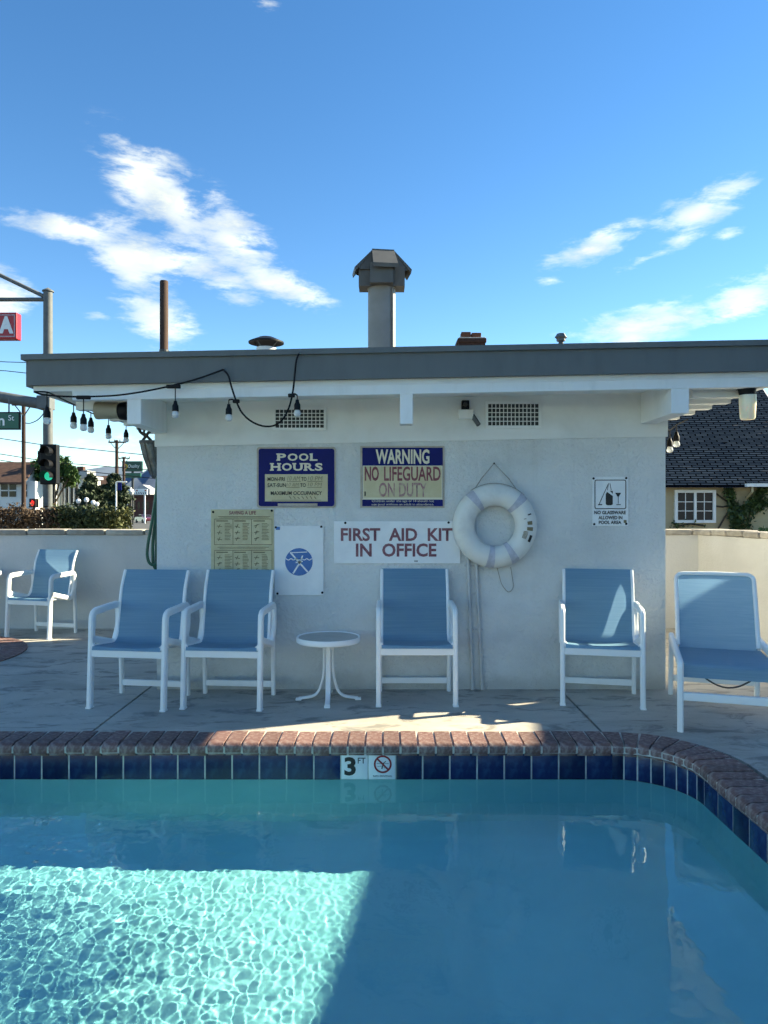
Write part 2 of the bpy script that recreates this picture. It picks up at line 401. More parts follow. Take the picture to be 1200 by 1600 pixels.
def leaves(n, pos_fn, size, name, m, parent, flat=.0):
    """n small leaf faces (two triangles bent along the rib) spread by pos_fn"""
    P = np.array([pos_fn() for _ in range(n)]); sz = size * np.random.uniform(.6, 1.4, n)
    a = np.random.normal(size=(n, 3)); a[:, 2] *= (1 - flat); a /= np.linalg.norm(a, axis=1)[:, None]
    b = np.random.normal(size=(n, 3)); b -= a * (a * b).sum(1)[:, None]; b /= np.linalg.norm(b, axis=1)[:, None]
    nrm = np.cross(a, b)
    V = np.stack([P - a * sz[:, None], P - b * sz[:, None] * .45 + nrm * sz[:, None] * .15, P + a * sz[:, None], P + b * sz[:, None] * .45 + nrm * sz[:, None] * .15], 1).reshape(-1, 3)
    inv = np.array(WORLD[parent.name].inverted()) if parent else np.eye(4)
    V = V @ inv[:3, :3].T + inv[:3, 3]
    I = np.arange(n)[:, None] * 4
    F = np.concatenate([I + [0, 1, 2], I + [0, 2, 3]], 0)
    me = bpy.data.meshes.new(name); me.vertices.add(len(V)); me.vertices.foreach_set('co', V.ravel())
    me.loops.add(F.size); me.loops.foreach_set('vertex_index', F.ravel().astype(np.int32))
    me.polygons.add(len(F)); me.polygons.foreach_set('loop_start', (np.arange(len(F)) * 3).astype(np.int32))
    me.update(calc_edges=True); me.validate(); me.materials.append(m)
    return link(name, me, parent)
def lettering(parent, body, rect, y, m, name='lettering', bold=0., font_shear=0., Dp=None, sub=None):
    """text fitted into the photo rectangle rect on the plane Y = y, lying 2 mm proud"""
    cu = bpy.data.curves.new('t', 'FONT'); cu.body = body; cu.align_x = 'CENTER'; cu.offset = bold; cu.shear = font_shear; cu.resolution_u = 3; cu.extrude = .0
    o = bpy.data.objects.new('t', cu); COL.objects.link(o)
    bpy.context.view_layer.update()
    me = bpy.data.meshes.new_from_object(o.evaluated_get(bpy.context.evaluated_depsgraph_get()))
    bpy.data.objects.remove(o); bpy.data.curves.remove(cu)
    n = len(me.vertices); V = np.zeros(n * 3); me.vertices.foreach_get('co', V); V = V.reshape(-1, 3)
    lo, hi = V.min(0), V.max(0)
    a, b = at(rect[0], rect[3], y), at(rect[2], rect[1], y)
    X = a.x + (V[:, 0] - lo[0]) / (hi[0] - lo[0]) * (b.x - a.x); Z = a.z + (V[:, 1] - lo[1]) / (hi[1] - lo[1]) * (b.z - a.z)
    Wd = np.stack([X, np.full(n, y), Z], 1)
    inv = np.array(WORLD[parent.name].inverted()); Wd = Wd @ inv[:3, :3].T + inv[:3, 3]
    me.vertices.foreach_set('co', Wd.ravel()); me.name = name; me.materials.clear(); me.materials.append(m); me.update()
    return link(name, me, parent)
def px_rect(rect, y):
    a, b = at(rect[0], rect[3], y), at(rect[2], rect[1], y); return a.x, b.x, a.z, b.z

# ================================================================== THE SETTING
WL, WR, WY = -1.653, 2.048, 5.355          # pool house wall
POOL = (-5.0, 1.65, .75, 4.137)            # x0 x1 y0 y1
WATER_Z, FLOOR_Z = -.20, -.93
TAN = math.tan(R(1.13))                    # the roof rises slightly to the right
def zr(z, x): return z + TAN * x

def rrect(x0, x1, y0, y1, r, seg=10):
    pts = []
    for cx, cy, a in ((x1 - r, y1 - r, 0), (x0 + r, y1 - r, 90), (x0 + r, y0 + r, 180), (x1 - r, y0 + r, 270)):
        for k in range(seg + 1):
            t = R(a + 90 * k / seg); pts.append((cx + r * math.cos(t), cy + r * math.sin(t)))
    return pts
def circle(cx, cy, r, n): return [(cx + r * math.cos(2 * math.pi * k / n), cy + r * math.sin(2 * math.pi * k / n)) for k in range(n)]
def sheet(name, loops, z, m, cutx=None, thick=0.):
    bm = bmesh.new(); edges = []
    for lp in loops:
        vs = [bm.verts.new((x, y, z)) for x, y in lp]
        edges += [bm.edges.new((vs[i], vs[(i + 1) % len(vs)])) for i in range(len(vs))]
    bmesh.ops.triangle_fill(bm, use_beauty=True, edges=edges, normal=(0, 0, 1))
    if cutx:
        for x, sgn in ((cutx[0], -1), (cutx[1], 1)):
            bmesh.ops.bisect_plane(bm, geom=bm.verts[:] + bm.edges[:] + bm.faces[:], plane_co=(x, 0, 0), plane_no=(sgn, 0, 0), clear_outer=True)
    for f in bm.faces:
        if f.normal.z < 0: f.normal_flip()
    if thick:
        bd = [e for e in bm.edges if e.is_boundary]
        r = bmesh.ops.extrude_edge_only(bm, edges=bd)
        for v in r['geom']:
            if isinstance(v, bmesh.types.BMVert): v.co.z -= thick
    me = bpy.data.meshes.new(name); bm.to_mesh(me); bm.free(); me.materials.append(m)
    return me
COPO = rrect(POOL[0] - .20, POOL[1] + .222, POOL[2] - .20, POOL[3] + .165, .56)   # outer line of the coping
SPA = (-4.42, 6.52, 1.14)
TERR = [(-7.5, -4.0), (4.9, -4.0), (3.95, 5.0), (3.46, 8.16), (-7.5, 8.16)]

# ground far and wide, with the terrace let into it
struct(link('ground', sheet('ground', [[(-9000, -9000), (9000, -9000), (9000, 9000), (-9000, 9000)], [(-7.5, -4.0), (4.9, -4.0), (3.95, 5.0), (3.46, 8.2), (-7.5, 8.2)]], -.9, M_asphalt)))
deck = struct(link('deck', sheet('deck_bed', [TERR, COPO, circle(SPA[0], SPA[1], SPA[2], 40)], -.11, M_soil)))
xs = [-7.5, -4.72, -1.72, 1.28, 4.28, 4.9]
for i in range(len(xs) - 1):
    link('slab', sheet('slab', [TERR, COPO, circle(SPA[0], SPA[1], SPA[2], 40)], 0., M_concrete, (xs[i] + .008, xs[i + 1] - .008), .10), deck)

# pool basin
basin_mb = MB(); out = rrect(*POOL, .38); n = len(out)
basin_mb.add([(x, y, -.02) for x, y in out] + [(x, y, FLOOR_Z + .12) for x, y in out], [(i, (i + 1) % n, (i + 1) % n + n, i + n) for i in range(n)])
inn = rrect(POOL[0] + .12, POOL[1] - .12, POOL[2] + .12, POOL[3] - .12, .3)
basin_mb.add([(x, y, FLOOR_Z + .12) for x, y in out] + [(x * .5 + u * .5, y * .5 + v * .5, FLOOR_Z + .035) for (x, y), (u, v) in zip(out, inn)] + [(x, y, FLOOR_Z) for x, y in inn],
             [(i, (i + 1) % n, (i + 1) % n + n, i + n) for i in range(n)] + [(i + n, (i + 1) % n + n, (i + 1) % n + 2 * n, i + 2 * n) for i in range(n)] + [tuple(range(2 * n, 3 * n))])
pool = struct(link('pool_basin', basin_mb.mesh('pool_basin', M_plaster, True)))
pool.cycles.is_caustics_receiver = True
grout = MB()
go = rrect(POOL[0] + .0145, POOL[1] - .0145, POOL[2] + .0145, POOL[3] - .0145, .3655)
grout.add([(x, y, -.055) for x, y in go] + [(x, y, -.215) for x, y in go], [(i, (i + 1) % n, (i + 1) % n + n, i + n) for i in range(n)])
grout.build('grout', M_grout, pool)

# walk round the pool outline for bricks and tiles
def outline_runs(x0, x1, y0, y1, r):
    """list of (kind, ...) runs, clockwise from the far left: far side, corner, right side, ..."""
    return x0, x1, y0, y1, r
BRICK = .0985
def brick_mesh(w0, w1, name):
    """coping brick: local -Y is the pool side (bullnose), width w0 there and w1 at the back"""
    prof = [(.235, -.065), (.235, .004)]                       # (distance from the nose, z)
    for k in range(7):
        a = R(90 + 90 * k / 6); prof.append((.032 + .032 * math.cos(a), -.030 + .034 * math.sin(a)))
    prof += [(.004, -.048), (.014, -.065)]
    mb = MB(); k = len(prof)
    vs = []
    for sgn in (-1, 1):
        for d, z in prof:
            w = w0 + (w1 - w0) * d / .235; vs.append((sgn * w / 2, d, z))
    mb.add(vs, [tuple(range(k)), tuple(range(2 * k - 1, k - 1, -1))] + [(i, i + k, (i + 1) % k + k, (i + 1) % k) for i in range(k)])
    return mb.mesh(name, M_brick)
straight = brick_mesh(.086, .086, 'brick'); RC = .38
def put_brick(x, y, a, me):
    link('brick', me, pool, (x, y, random.uniform(-.002, .002)), (R(random.uniform(-.6, .6)), 0, a + R(random.uniform(-.5, .5))))
ov = .045                                                     # overhang of the nose over the tiles
xa, xb, ya, yb = POOL[0] + RC, POOL[1] - RC, POOL[2] + RC, POOL[3] - RC
nb = round((xb - xa) / BRICK)
for i in range(nb):
    x = xa + (i + .5) * (xb - xa) / nb
    put_brick(x, POOL[3] - ov, 0, straight); put_brick(x, POOL[2] + ov, math.pi, straight)
nb = round((yb - ya) / BRICK)
for i in range(nb):
    y = ya + (i + .5) * (yb - ya) / nb
    put_brick(POOL[1] - ov, y, -math.pi / 2, straight); put_brick(POOL[0] + ov, y, math.pi / 2, straight)
rc = RC - ov; nb = 8; w0 = rc * (math.pi / 2) / nb; w1 = (rc + .235) * (math.pi / 2) / nb
wedge = brick_mesh(w0 - .009, w1 - .013, 'brick')
for cx, cy, a0 in ((xb, yb, 0), (xa, yb, 90), (xa, ya, 180), (xb, ya, 270)):
    for k in range(nb):
        a = R(a0 + 90 * (k + .5) / nb)
        put_brick(cx + rc * math.cos(a), cy + rc * math.sin(a), a - math.pi / 2, wedge)
# mortar bed under and between the coping bricks
mo = MB(); i1 = rrect(POOL[0] + .0405, POOL[1] - .0405, POOL[2] + .0405, POOL[3] - .0405, RC - .0405); o1 = rrect(POOL[0] - .185, POOL[1] + .185, POOL[2] - .185, POOL[3] + .185, RC + .185)
mo.add([(x, y, -.014) for x, y in i1] + [(x, y, .001) for x, y in o1] + [(x, y, -.05) for x, y in i1], [(i, (i + 1) % n, (i + 1) % n + n, i + n) for i in range(n)] + [(i, (i + 1) % n, (i + 1) % n + 2 * n, i + 2 * n) for i in range(n)])
mo.build('mortar_bed', M_mortar, pool)

# waterline tiles
TP = .1524
def tile_mesh(w, name, m):
    mb = MB(); mb.rbox(-w / 2, w / 2, -.012, 0, -.149, 0, .004); return mb.mesh(name, m, True)
tile_full = tile_mesh(.1445, 'tile', M_tile)
tile_mark = tile_mesh(.1475, 'depth_tile', M_signwhite)
TZ = -.062
x = at(533, 1200, POOL[3]).x + TP / 2                            # the 3 FT tile starts here
k0 = math.ceil((xa - .02 - x) / TP); k1 = math.floor((xb - x) / TP)
for k in range(k0, k1 + 1):
    tx = x + k * TP
    if k in (0, 1): continue
    link('tile', tile_full, pool, (tx, POOL[3] - .006, TZ), (R(random.uniform(-.3, .3)), 0, 0))
xe = x + (k1 + .5) * TP; gap = xb - xe
if gap > .03: link('tile', tile_mesh(gap - .005, 'tile', M_tile), pool, (xe + gap / 2, POOL[3] - .006, TZ))
nt_ = 8; wn = RC * (math.pi / 2) / nt_; tn = tile_mesh(wn - .008, 'tile', M_tile)
for cx, cy, a0 in ((xb, yb, 0), (xa, yb, 90)):
    for k in range(nt_):
        a = R(a0 + 90 * (k + .5) / nt_)
        link('tile', tn, pool, (cx + (RC - .006) * math.cos(a), cy + (RC - .006) * math.sin(a), TZ), (0, 0, a - math.pi / 2))
ntr = round((yb - ya) / TP); wr = (yb - ya) / ntr; tr_ = tile_mesh(wr - .008, 'tile', M_tile)
for k in range(ntr):
    y = ya + (k + .5) * wr
    link('tile', tr_, pool, (POOL[1] - .006, y, TZ), (0, 0, -math.pi / 2)); link('tile', tr_, pool, (POOL[0] + .006, y, TZ), (0, 0, math.pi / 2))
ty = POOL[3] - .006 - .012
for k, nm in ((0, 'depth_tile'), (1, 'no_diving_tile')):
    o = link(nm, tile_mark, pool, (x + k * TP, POOL[3] - .006, TZ))
    o['label'] = ('white waterline tile reading 3 FT', 'white waterline tile with red no diving symbol')[k]
    if k == 0:
        lettering(o, '3', (538, 1183, 556, 1212), ty - .002, M_ink, bold=.035); lettering(o, 'FT', (559, 1184, 571, 1193), ty - .002, M_ink, bold=.008)
    else:
        c = at(598, 1194, ty); y_ = ty - .002
        MB().add([(c.x + r * math.cos(a), y_, c.z + r * math.sin(a)) for r in (.040, .050) for a in [2 * math.pi * i / 36 for i in range(36)]], [(i, (i + 1) % 36, (i + 1) % 36 + 36, i + 36) for i in range(36)]).build('symbol_ring', M_red, o)
        s_ = MB()
        def stroke(mb, x0, z0, x1, z1, w, yy):
            d = Vector((x1 - x0, 0, z1 - z0)); nn = Vector((-d.z, 0, d.x)).normalized() * w / 2
            a, b = Vector((x0, yy, z0)), Vector((x1, yy, z1)); mb.add([a - nn, b - nn, b + nn, a + nn], [(0, 1, 2, 3)])
        stroke(s_, c.x - .03, c.z + .03, c.x + .03, c.z - .03, .009, y_ - .0006); s_.build('symbol_slash', M_red, o)
        s_ = MB()
        for q_ in ((-.034, .004, .034, .004, .002), (-.005, -.025, .004, .006, .007), (.002, .004, .018, .018, .004), (-.03, -.012, .0, -.010, .002), (.004, -.02, .028, -.02, .002)):
            stroke(s_, c.x + q_[0], c.z + q_[1], c.x + q_[2], c.z + q_[3], q_[4], y_)
        s_.build('diver_figure', M_ink, o)
        lettering(o, 'NO DIVING', (583, 1211.3, 612, 1214.2), y_, M_ink, bold=.01)

# water: a rippled surface, livelier towards the near left
nx, ny = 950, 480
gx = np.linspace(POOL[0] - .03, POOL[1] + .03, nx); gy = np.linspace(POOL[2] - .03, POOL[3] + .012, ny)
X, Y = np.meshgrid(gx, gy); Z = np.zeros_like(X)
rng = np.random.RandomState(3)
calm = 1 / (1 + np.exp(-(-.35 - X + (3.3 - Y) * .25) * 2.2))      # 1 = lively
calm = .10 + .9 * calm * (1 / (1 + np.exp((Y - 3.75) * 5)))
for lam, amp, cnt, spread in ((.9, .0009, 5, 1.2), (.34, .00042, 8, 1.0), (.16, .00030, 12, .8), (.080, .00012, 18, .75), (.050, .00014, 24, .75), (.034, .00010, 26, .8)):
    for _ in range(cnt):
        l = lam * rng.uniform(.75, 1.35); a = rng.normal(.25, spread); ph = rng.uniform(0, 6.28)
        wob = .5 * np.sin(X * rng.uniform(1, 3) + ph) + .5 * np.sin(Y * rng.uniform(1, 3) + ph * 2)
        Z += amp / math.sqrt(cnt) * 1.4 * np.sin(2 * math.pi / l * (X * math.cos(a) + Y * math.sin(a)) + ph + 1.3 * wob) * (calm if lam < .5 else .35 + .65 * calm)
V = np.stack([X, Y, WATER_Z + Z], -1).reshape(-1, 3)
idx = np.arange(nx * ny).reshape(ny, nx)
F = np.stack([idx[:-1, :-1], idx[:-1, 1:], idx[1:, 1:], idx[1:, :-1]], -1).reshape(-1, 4)
me = bpy.data.meshes.new('water'); me.vertices.add(len(V)); me.vertices.foreach_set('co', V.ravel())
me.loops.add(F.size); me.loops.foreach_set('vertex_index', F.ravel().astype(np.int32))
me.polygons.add(len(F)); me.polygons.foreach_set('loop_start', (np.arange(len(F)) * 4).astype(np.int32))
me.update(calc_edges=True); me.shade_smooth(); me.materials.append(M_water)
water = struct(link('water', me)); water.cycles.is_caustics_caster = True

# round spa at the far left with its own brick ring
spa = struct(link('spa_basin', MB().lathe([(.90, 0), (.90, -.7), (0, -.7)], (SPA[0], SPA[1], 0), 40).mesh('spa_basin', M_tile, True)))
spa_me = brick_mesh(.087, .108, 'brick'); nb = 60
for k in range(nb):
    a = 2 * math.pi * (k + .5) / nb
    link('brick', spa_me, spa, (SPA[0] + .90 * math.cos(a), SPA[1] + .90 * math.sin(a), .006), (0, 0, a - math.pi / 2))
MB().lathe([(.905, 0), (1.13, 0)], (SPA[0], SPA[1], -.004), 40).build('mortar_bed', M_mortar, spa)
struct(link('spa_water', MB().add([(x, y, -.16) for x, y in circle(SPA[0], SPA[1], .9, 40)], [tuple(range(40))]).mesh('spa_water', M_water)))

# ------------------------------------------------------------------ pool house
house = thing('pool_house', 'low white stucco pool house with grey roof edge behind the chairs', 'building', (0.2, 6.3, 0))
RL, RRt, RF, RB = -2.32, 2.76, 4.72, 8.45                       # roof extents
wb = MB()
wb.prism([(WL, -.05), (WR, -.05), (WR, zr(1.80, WR)), (WL, zr(1.80, WL))], WY, 7.92)
wb.build('wall', M_stucco, house)
MB().prism([(WL - .012, zr(1.798, WL)), (WR + .012, zr(1.798, WR)), (WR + .012, zr(2.13, WR)), (WL - .012, zr(2.13, WL))], WY - .014, 7.93).build('upper_wall', M_soffit, house)
# roof deck, fascia, drip edge, white board
MB().prism([(RL + .05, zr(2.115, RL)), (RRt - .05, zr(2.115, RRt)), (RRt - .05, zr(2.30, RRt)), (RL + .05, zr(2.30, RL))], RF + .045, RB - .04).build('roof', M_soffit, house)
fb = MB()
def slab_x(mb, x0, x1, z0, z1, y0, y1): mb.prism([(x0, zr(z0, x0)), (x1, zr(z0, x1)), (x1, zr(z1, x1)), (x0, zr(z1, x0))], y0, y1)
slab_x(fb, RL + .035, RRt - .035, 2.150, 2.310, RF, RF + .04); fb.build('fascia', M_fascia, house)
fb = MB(); slab_x(fb, RL, RRt, 2.310, 2.345, RF - .022, RF + .05); fb.build('drip_edge', M_fascia, house)
fb = MB()
slab_x(fb, RL + .004, RL + .045, 2.148, 2.312, RF + .042, RB); slab_x(fb, RRt - .045, RRt - .004, 2.148, 2.312, RF + .042, RB)
slab_x(fb, RL + .035, RRt - .035, 2.148, 2.312, RB - .038, RB); fb.build('side_fascia', M_fascia, house)
fb = MB(); slab_x(fb, RL + .02, RRt - .02, 2.302, 2.330, RF + .052, RB - .02); fb.build('roof_covering', M_hood, house)
fb = MB(); slab_x(fb, RL + .30, RRt - .12, 2.055, 2.150, RF + .05, RF + .12); fb.build('front_board', M_white, house)
# beams that carry the overhang
for px0, px1 in ((200, 222), (625, 645), (1047, 1075)):
    D = RF + .075
    x0, x1 = at(px0, 0, D).x, at(px1, 0, D).x; xm = (x0 + x1) / 2
    mb = MB(); zb = zr(1.893 if px0 != 625 else 1.86, xm); yb_ = WY + .02 if px0 != 625 else RF + .17
    mb.rbox(x0, x1, D - .02, yb_, zb, zr(2.112, xm), .004); mb.build('beam', M_white, house)
# lookouts running along X, ends stepping back under both eaves
for k in range(11):
    y0 = RF + .20 + k * .30
    for xo, xi in ((RRt - .30, WR + .015), (RL + .26, WL - .015)):
        mb = MB(); xlo, xhi = min(xo, xi), max(xo, xi)
        slab_x(mb, xlo, xhi, 2.015, 2.117, y0, y0 + .075); mb.build('lookout', M_soffit, house)
mb = MB(); slab_x(mb, WR + .015, RRt - .17, 1.955, 1.985, 6.9, 7.0); mb.build('ledger', M_siding, house)
# louvred wall vents
def wall_vent(rect, nxv, nzv):
    x0, x1, z0, z1 = px_rect(rect, WY - .014); y = WY - .014
    fr = MB(); w = .018
    fr.box(x0, x1, y - .016, y, z0, z0 + w); fr.box(x0, x1, y - .016, y, z1 - w, z1)
    fr.box(x0, x0 + w, y - .0155, y, z0 + w, z1 - w); fr.box(x1 - w, x1, y - .0155, y, z0 + w, z1 - w)
    o = fr.build('wall_vent', M_white, house)
    MB().box(x0 + .004, x1 - .004, y - .004, y - .001, z0 + .004, z1 - .004).build('vent_backing', M_ventdark, o)
    gr = MB(); xi, xj, zi, zj = x0 + w, x1 - w, z0 + w, z1 - w
    for i in range(1, nxv): gr.box(xi + (xj - xi) * i / nxv - .0025, xi + (xj - xi) * i / nxv + .0025, y - .012, y - .004, zi, zj)
    for i in range(1, nzv): gr.box(xi, xj, y - .0125, y - .0045, zi + (zj - zi) * i / nzv - .0025, zi + (zj - zi) * i / nzv + .0025)
    gr.build('grille', M_white, o)
wall_vent((427, 636.5, 510, 672.5), 12, 5); wall_vent((758.5, 627.5, 845, 669), 13, 5)

# ------------------------------------------------------------------ perimeter walls
pw = thing('boundary_wall', 'low beige stucco wall with stone cap behind the far chair and the pool house', 'wall', (-2, 8.2, 0))
MB().box(-7.5, 3.60, 8.1, 8.26, -.95, 1.03).build('wall_face', M_beige, pw)
pr = thing('boundary_wall', 'low beige stucco wall running towards the viewer behind the lounge chair', 'wall', (3.8, 6, 0))
CORN, REND = Vector((3.46, 8.1, 0)), Vector((4.90, -4.0, 0))
p1 = Vector((3.95, 5.0, 0))
def wall_seg(a, b, t, z0, z1):
    d = (b - a).normalized(); nrm = Vector((-d.y, d.x, 0)) * t
    return MB().add([(*(q_.xy), z) for z in (z0, z1) for q_ in (a, b, b + nrm, a + nrm)], [(0, 1, 2, 3), (4, 5, 6, 7), (0, 1, 5, 4), (1, 2, 6, 5), (2, 3, 7, 6), (3, 0, 4, 7)])
wall_seg(CORN, p1, .16, -.95, 1.03).build('wall_face', M_beige, pr); wall_seg(p1, REND, .16, -.95, 1.03).build('wall_face', M_beige, pr)
def cap_mesh(L, name):
    mb = MB(); mb.rbox(-L / 2 + .003, L / 2 - .003, -.11, .11, 0, .065, .022); return mb.mesh(name, M_cap, True)
cm = cap_mesh(.43, 'cap_stone')
xx = at(43, 0, 8.1).x - .43 * 9.5
while xx < 3.72:
    link('cap_stone', cm, pw, Vector((xx, 8.18, 1.03 + random.uniform(-.004, .004))) - Vector((-2, 8.2, 0)), (0, 0, R(random.uniform(-.6, .6)))); xx += .43
cm2 = cap_mesh(.25, 'cap_stone')
for a, b in ((CORN, p1), (p1, REND)):
    d = (b - a); L = d.length; d.normalize(); nn_ = int(L / .25); off = Vector((-d.y, d.x, 0)) * .08
    for k in range(nn_):
        p = a + d * (k + .5) * (L / nn_) + off
        link('cap_stone', cm2, pr, (p.x - 3.8, p.y - 6, 1.031 + random.uniform(-.005, .005)), (0, 0, math.atan2(d.y, d.x) + R(random.uniform(-1.5, 1.5))))
# unseen building added right of the pool, shaped so its eave shades the right half
wing = thing('added_shade_building', 'unseen pale building with flat overhanging roof, added right of the pool for shade', 'building', (9, 0, -.9))
def shade_building_x(y): return 6.92 + .18 * (y - 6.3)
ya_, yb_ = -9.0, 7.3
MB().add([(shade_building_x(y) + dx, y, z) for z in (3.35, 3.55) for y, dx in ((ya_, 0), (yb_, 0), (yb_, 7), (ya_, 7))], [(0, 1, 2, 3), (4, 5, 6, 7), (0, 1, 5, 4), (1, 2, 6, 5), (2, 3, 7, 6), (3, 0, 4, 7)]).build('roof', M_fascia, wing)
MB().add([(shade_building_x(y) + dx, y, z) for z in (-.95, 3.35) for y, dx in ((ya_ + .5, .9), (yb_ - .4, .9), (yb_ - .4, 6.5), (ya_ + .5, 6.5))], [(0, 1, 2, 3), (4, 5, 6, 7), (0, 1, 5, 4), (1, 2, 6, 5), (2, 3, 7, 6), (3, 0, 4, 7)]).build('wall', M_render, wing)
for k in range(4):
    y = 4.8 - k * 3.4; xw = shade_building_x(y) + .895
    MB().box(xw - .03, xw + .02, y - .95, y - .1, .2, 1.6).build('window', M_window, wing); MB().box(xw - .05, xw + .02, y - 2.1, y - 1.25, -.9, 1.25).build('door', M_fascia, wing)

# ================================================================== OBJECTS
# ------------------------------------------------------------------ sling chairs
def chair_parts(root):
    for s in (-1, 1):
        x = s * .256
        mb = MB()
        mb.bar(fillet([(x, -.203, 0), (x, -.172, .628), (x, .175, .642), (x, .185, .50), (x, .12, .375), (x, -.18, .452)], [0, .052, .036, .05, .04, 0]), .033, .048)
        mb.build('arm_frame', M_alu, root, True, local=True)
        MB().bar([(x * .965, .178, .585), (x * .965, .200, .30), (x * .965, .212, 0)], .028, .036).build('rear_leg', M_alu, root, local=True)
        MB().rbox(x - .019, x + .019, -.228, -.180, -.001, .012, .003).build('foot_cap', M_alu, root, local=True)
        xs_ = s * .236
        MB().bar(fillet([(xs_, -.205, .405), (xs_, .115, .378), (xs_, .190, .76), (xs_, .248, .872)], [0, .07, .10, 0], 6), .022, .026).build('sling_rail', M_alu, root, True, local=True)
        MB().lathe([(0, -.012), (.014, -.010), (.014, .010), (0, .012)], (s * .245, -.19, .412), 10, 'X').build('rail_end', M_alu, root, True, local=True)
    MB().rbox(-.245, .245, -.205, -.175, .338, .384, .004).build('front_rail', M_alu, root, local=True)
    MB().rbox(-.235, .235, .192, .216, .058, .100, .004).build('rear_stretcher', M_alu, root, local=True)
    # the sling: one cloth from the front of the seat up over the top of the back
    path = fillet([(0, -.214, .385), (0, -.205, .414), (0, .110, .384), (0, .184, .762), (0, .243, .880)], [0, .012, .075, .10, 0], 8)
    mb = MB(); nW = 11; vs = []
    for i, p in enumerate(path):
        t_ = i / (len(path) - 1)
        for j in range(nW):
            u = j / (nW - 1) * 2 - 1; sag = (1 - u * u) * .012 * math.sin(min(1, t_ * 1.6) * math.pi)
            vs.append((u * .236, p.y + sag * (.3 if t_ < .5 else .9), p.z - sag * (1. if t_ < .5 else .2)))
    m_ = len(path)
    mb.add(vs, [(i * nW + j, i * nW + j + 1, (i + 1) * nW + j + 1, (i + 1) * nW + j) for i in range(m_ - 1) for j in range(nW - 1)])
    mb.build('sling', M_sling, root, True, local=True)
GC = 'blue sling armchairs on the pool deck'
chair = thing('sling_armchair', 'blue sling armchair, leftmost of those lined up before the stucco wall', 'chair', (-1.655, 5.01, 0), R(-8), GC)
chair_parts(chair)
for lab, loc, rz in (('blue sling armchair between the leftmost lined-up chair and the side table', (-1.045, 5.01, 0), -5),
                     ('blue sling armchair right of the side table, under the FIRST AID KIT sign', (.220, 5.095, 0), 0),
                     ('blue sling armchair below the no glassware sign, at the right end of the wall', (1.488, 5.07, 0), -12),
                     ('blue sling armchair standing apart by the beige boundary wall at far left', (-3.57, 7.68, 0), -15)):
    c = copy_tree(chair); c.location = loc; c.rotation_euler = (0, 0, R(rz)); c['label'] = lab

# ------------------------------------------------------------------ lounge chair at the right
lg = thing('lounge_chair', 'low blue sling lounge chair with white frame at the right edge', 'lounge chair', (2.150, 4.690, 0), R(-18))
for s in (-1, 1):
    x = s * .275
    MB().bar(fillet([(x, -.462, 0), (x, -.452, .398), (x, -.30, .405), (x, .40, .425)], [0, .03, 0, 0]), .034, .046).build('side_rail', M_alu, lg, local=True)
    MB().bar([(x, .385, .43), (x, .43, .2), (x, .462, 0)], .032, .040).build('rear_leg', M_alu, lg, local=True)
    MB().bar(fillet([(s * .245, .19, .40), (s * .245, .30, .66), (s * .245, .40, .862), (0, .402, .866)], [0, 0, .05, 0]), .026, .026, side=(.2, -.9, .4)).build('back_frame', M_alu, lg, True, local=True)
MB().rbox(-.26, .26, -.468, -.436, .185, .232, .004).build('front_stretcher', M_alu, lg, local=True)
MB().rbox(-.26, .26, .440, .464, .10, .14, .004).build('rear_stretcher', M_alu, lg, local=True)
for nm, pts in (('seat_sling', fillet([(0, -.432, .315), (0, -.432, .402), (0, .20, .385)], [0, .02, 0], 8)), ('back_sling', [(0, .19 + .205 * k / 8, .385 + .475 * k / 8) for k in range(9)])):
    nW = 11; vs = []; pts = [Vector(p) for p in pts]
    for i, p in enumerate(pts):
        t_ = i / (len(pts) - 1)
        for j in range(nW):
            u = j / (nW - 1) * 2 - 1; sag = (1 - u * u) * .014 * math.sin(t_ * math.pi)
            vs.append((u * (.255 if nm == 'seat_sling' else .238), p.y + (sag if nm == 'back_sling' else 0), p.z - (sag if nm == 'seat_sling' else 0)))
    MB().add(vs, [(i * nW + j, i * nW + j + 1, (i + 1) * nW + j + 1, (i + 1) * nW + j) for i in range(len(pts) - 1) for j in range(nW - 1)]).build(nm, M_sling, lg, True, local=True)
MB().tube([(-.17 + .34 * k / 12, -.30, .325 - .085 * math.sin(math.pi * k / 12)) for k in range(13)], .005, 6).build('strap', M_dark, lg, True, local=True)

# ------------------------------------------------------------------ side tables
def side_table(label, loc, rad, h, group):
    t = thing('side_table', label, 'table', loc, 0, group)
    MB().lathe([(rad - .012, h - .004), (rad - .004, h), (rad, h - .006), (rad, h - .034), (rad - .006, h - .040), (rad - .020, h - .040), (rad - .020, h - .010), (rad - .012, h - .004)], (0, 0, 0), 48).build('rim', M_alu, t, True, local=True)
    MB().lathe([(0, h - .006), (rad - .014, h - .006), (rad - .014, h - .012), (0, h - .012)], (0, 0, 0), 48).build('top', M_tabletop, t, local=True)
    for k in range(4):
        a = R(90 * k - 88)
        pts = [(r * math.cos(a), r * math.sin(a), z) for r, z in fillet_rz([(.030, h - .03), (.030, .17), (.075, .028), (rad * .93, .012)])]
        MB().bar(pts, .034, .016, side=(-math.sin(a), math.cos(a), 0)).build('leg', M_alu, t, True, local=True)
        MB().rbox(-.02, .02, -.02, .02, 0, .014, .003).tf(Matrix.Translation((rad * .93 * math.cos(a), rad * .93 * math.sin(a), 0))).build('foot', M_alu, t, local=True)
    MB().lathe([(0, h - .012), (.07, h - .013), (.07, h - .030), (.036, h - .034), (.036, h - .09), (0, h - .09)], (0, 0, 0), 24).build('hub', M_alu, t, True, local=True)
def fillet_rz(p): return [(v.x, v.y) for v in fillet([(a, b, 0) for a, b in p], .09, 6)]
side_table('small round white side table between the armchairs', (-.382, 5.06, 0), .219, .438, 'round white tables')
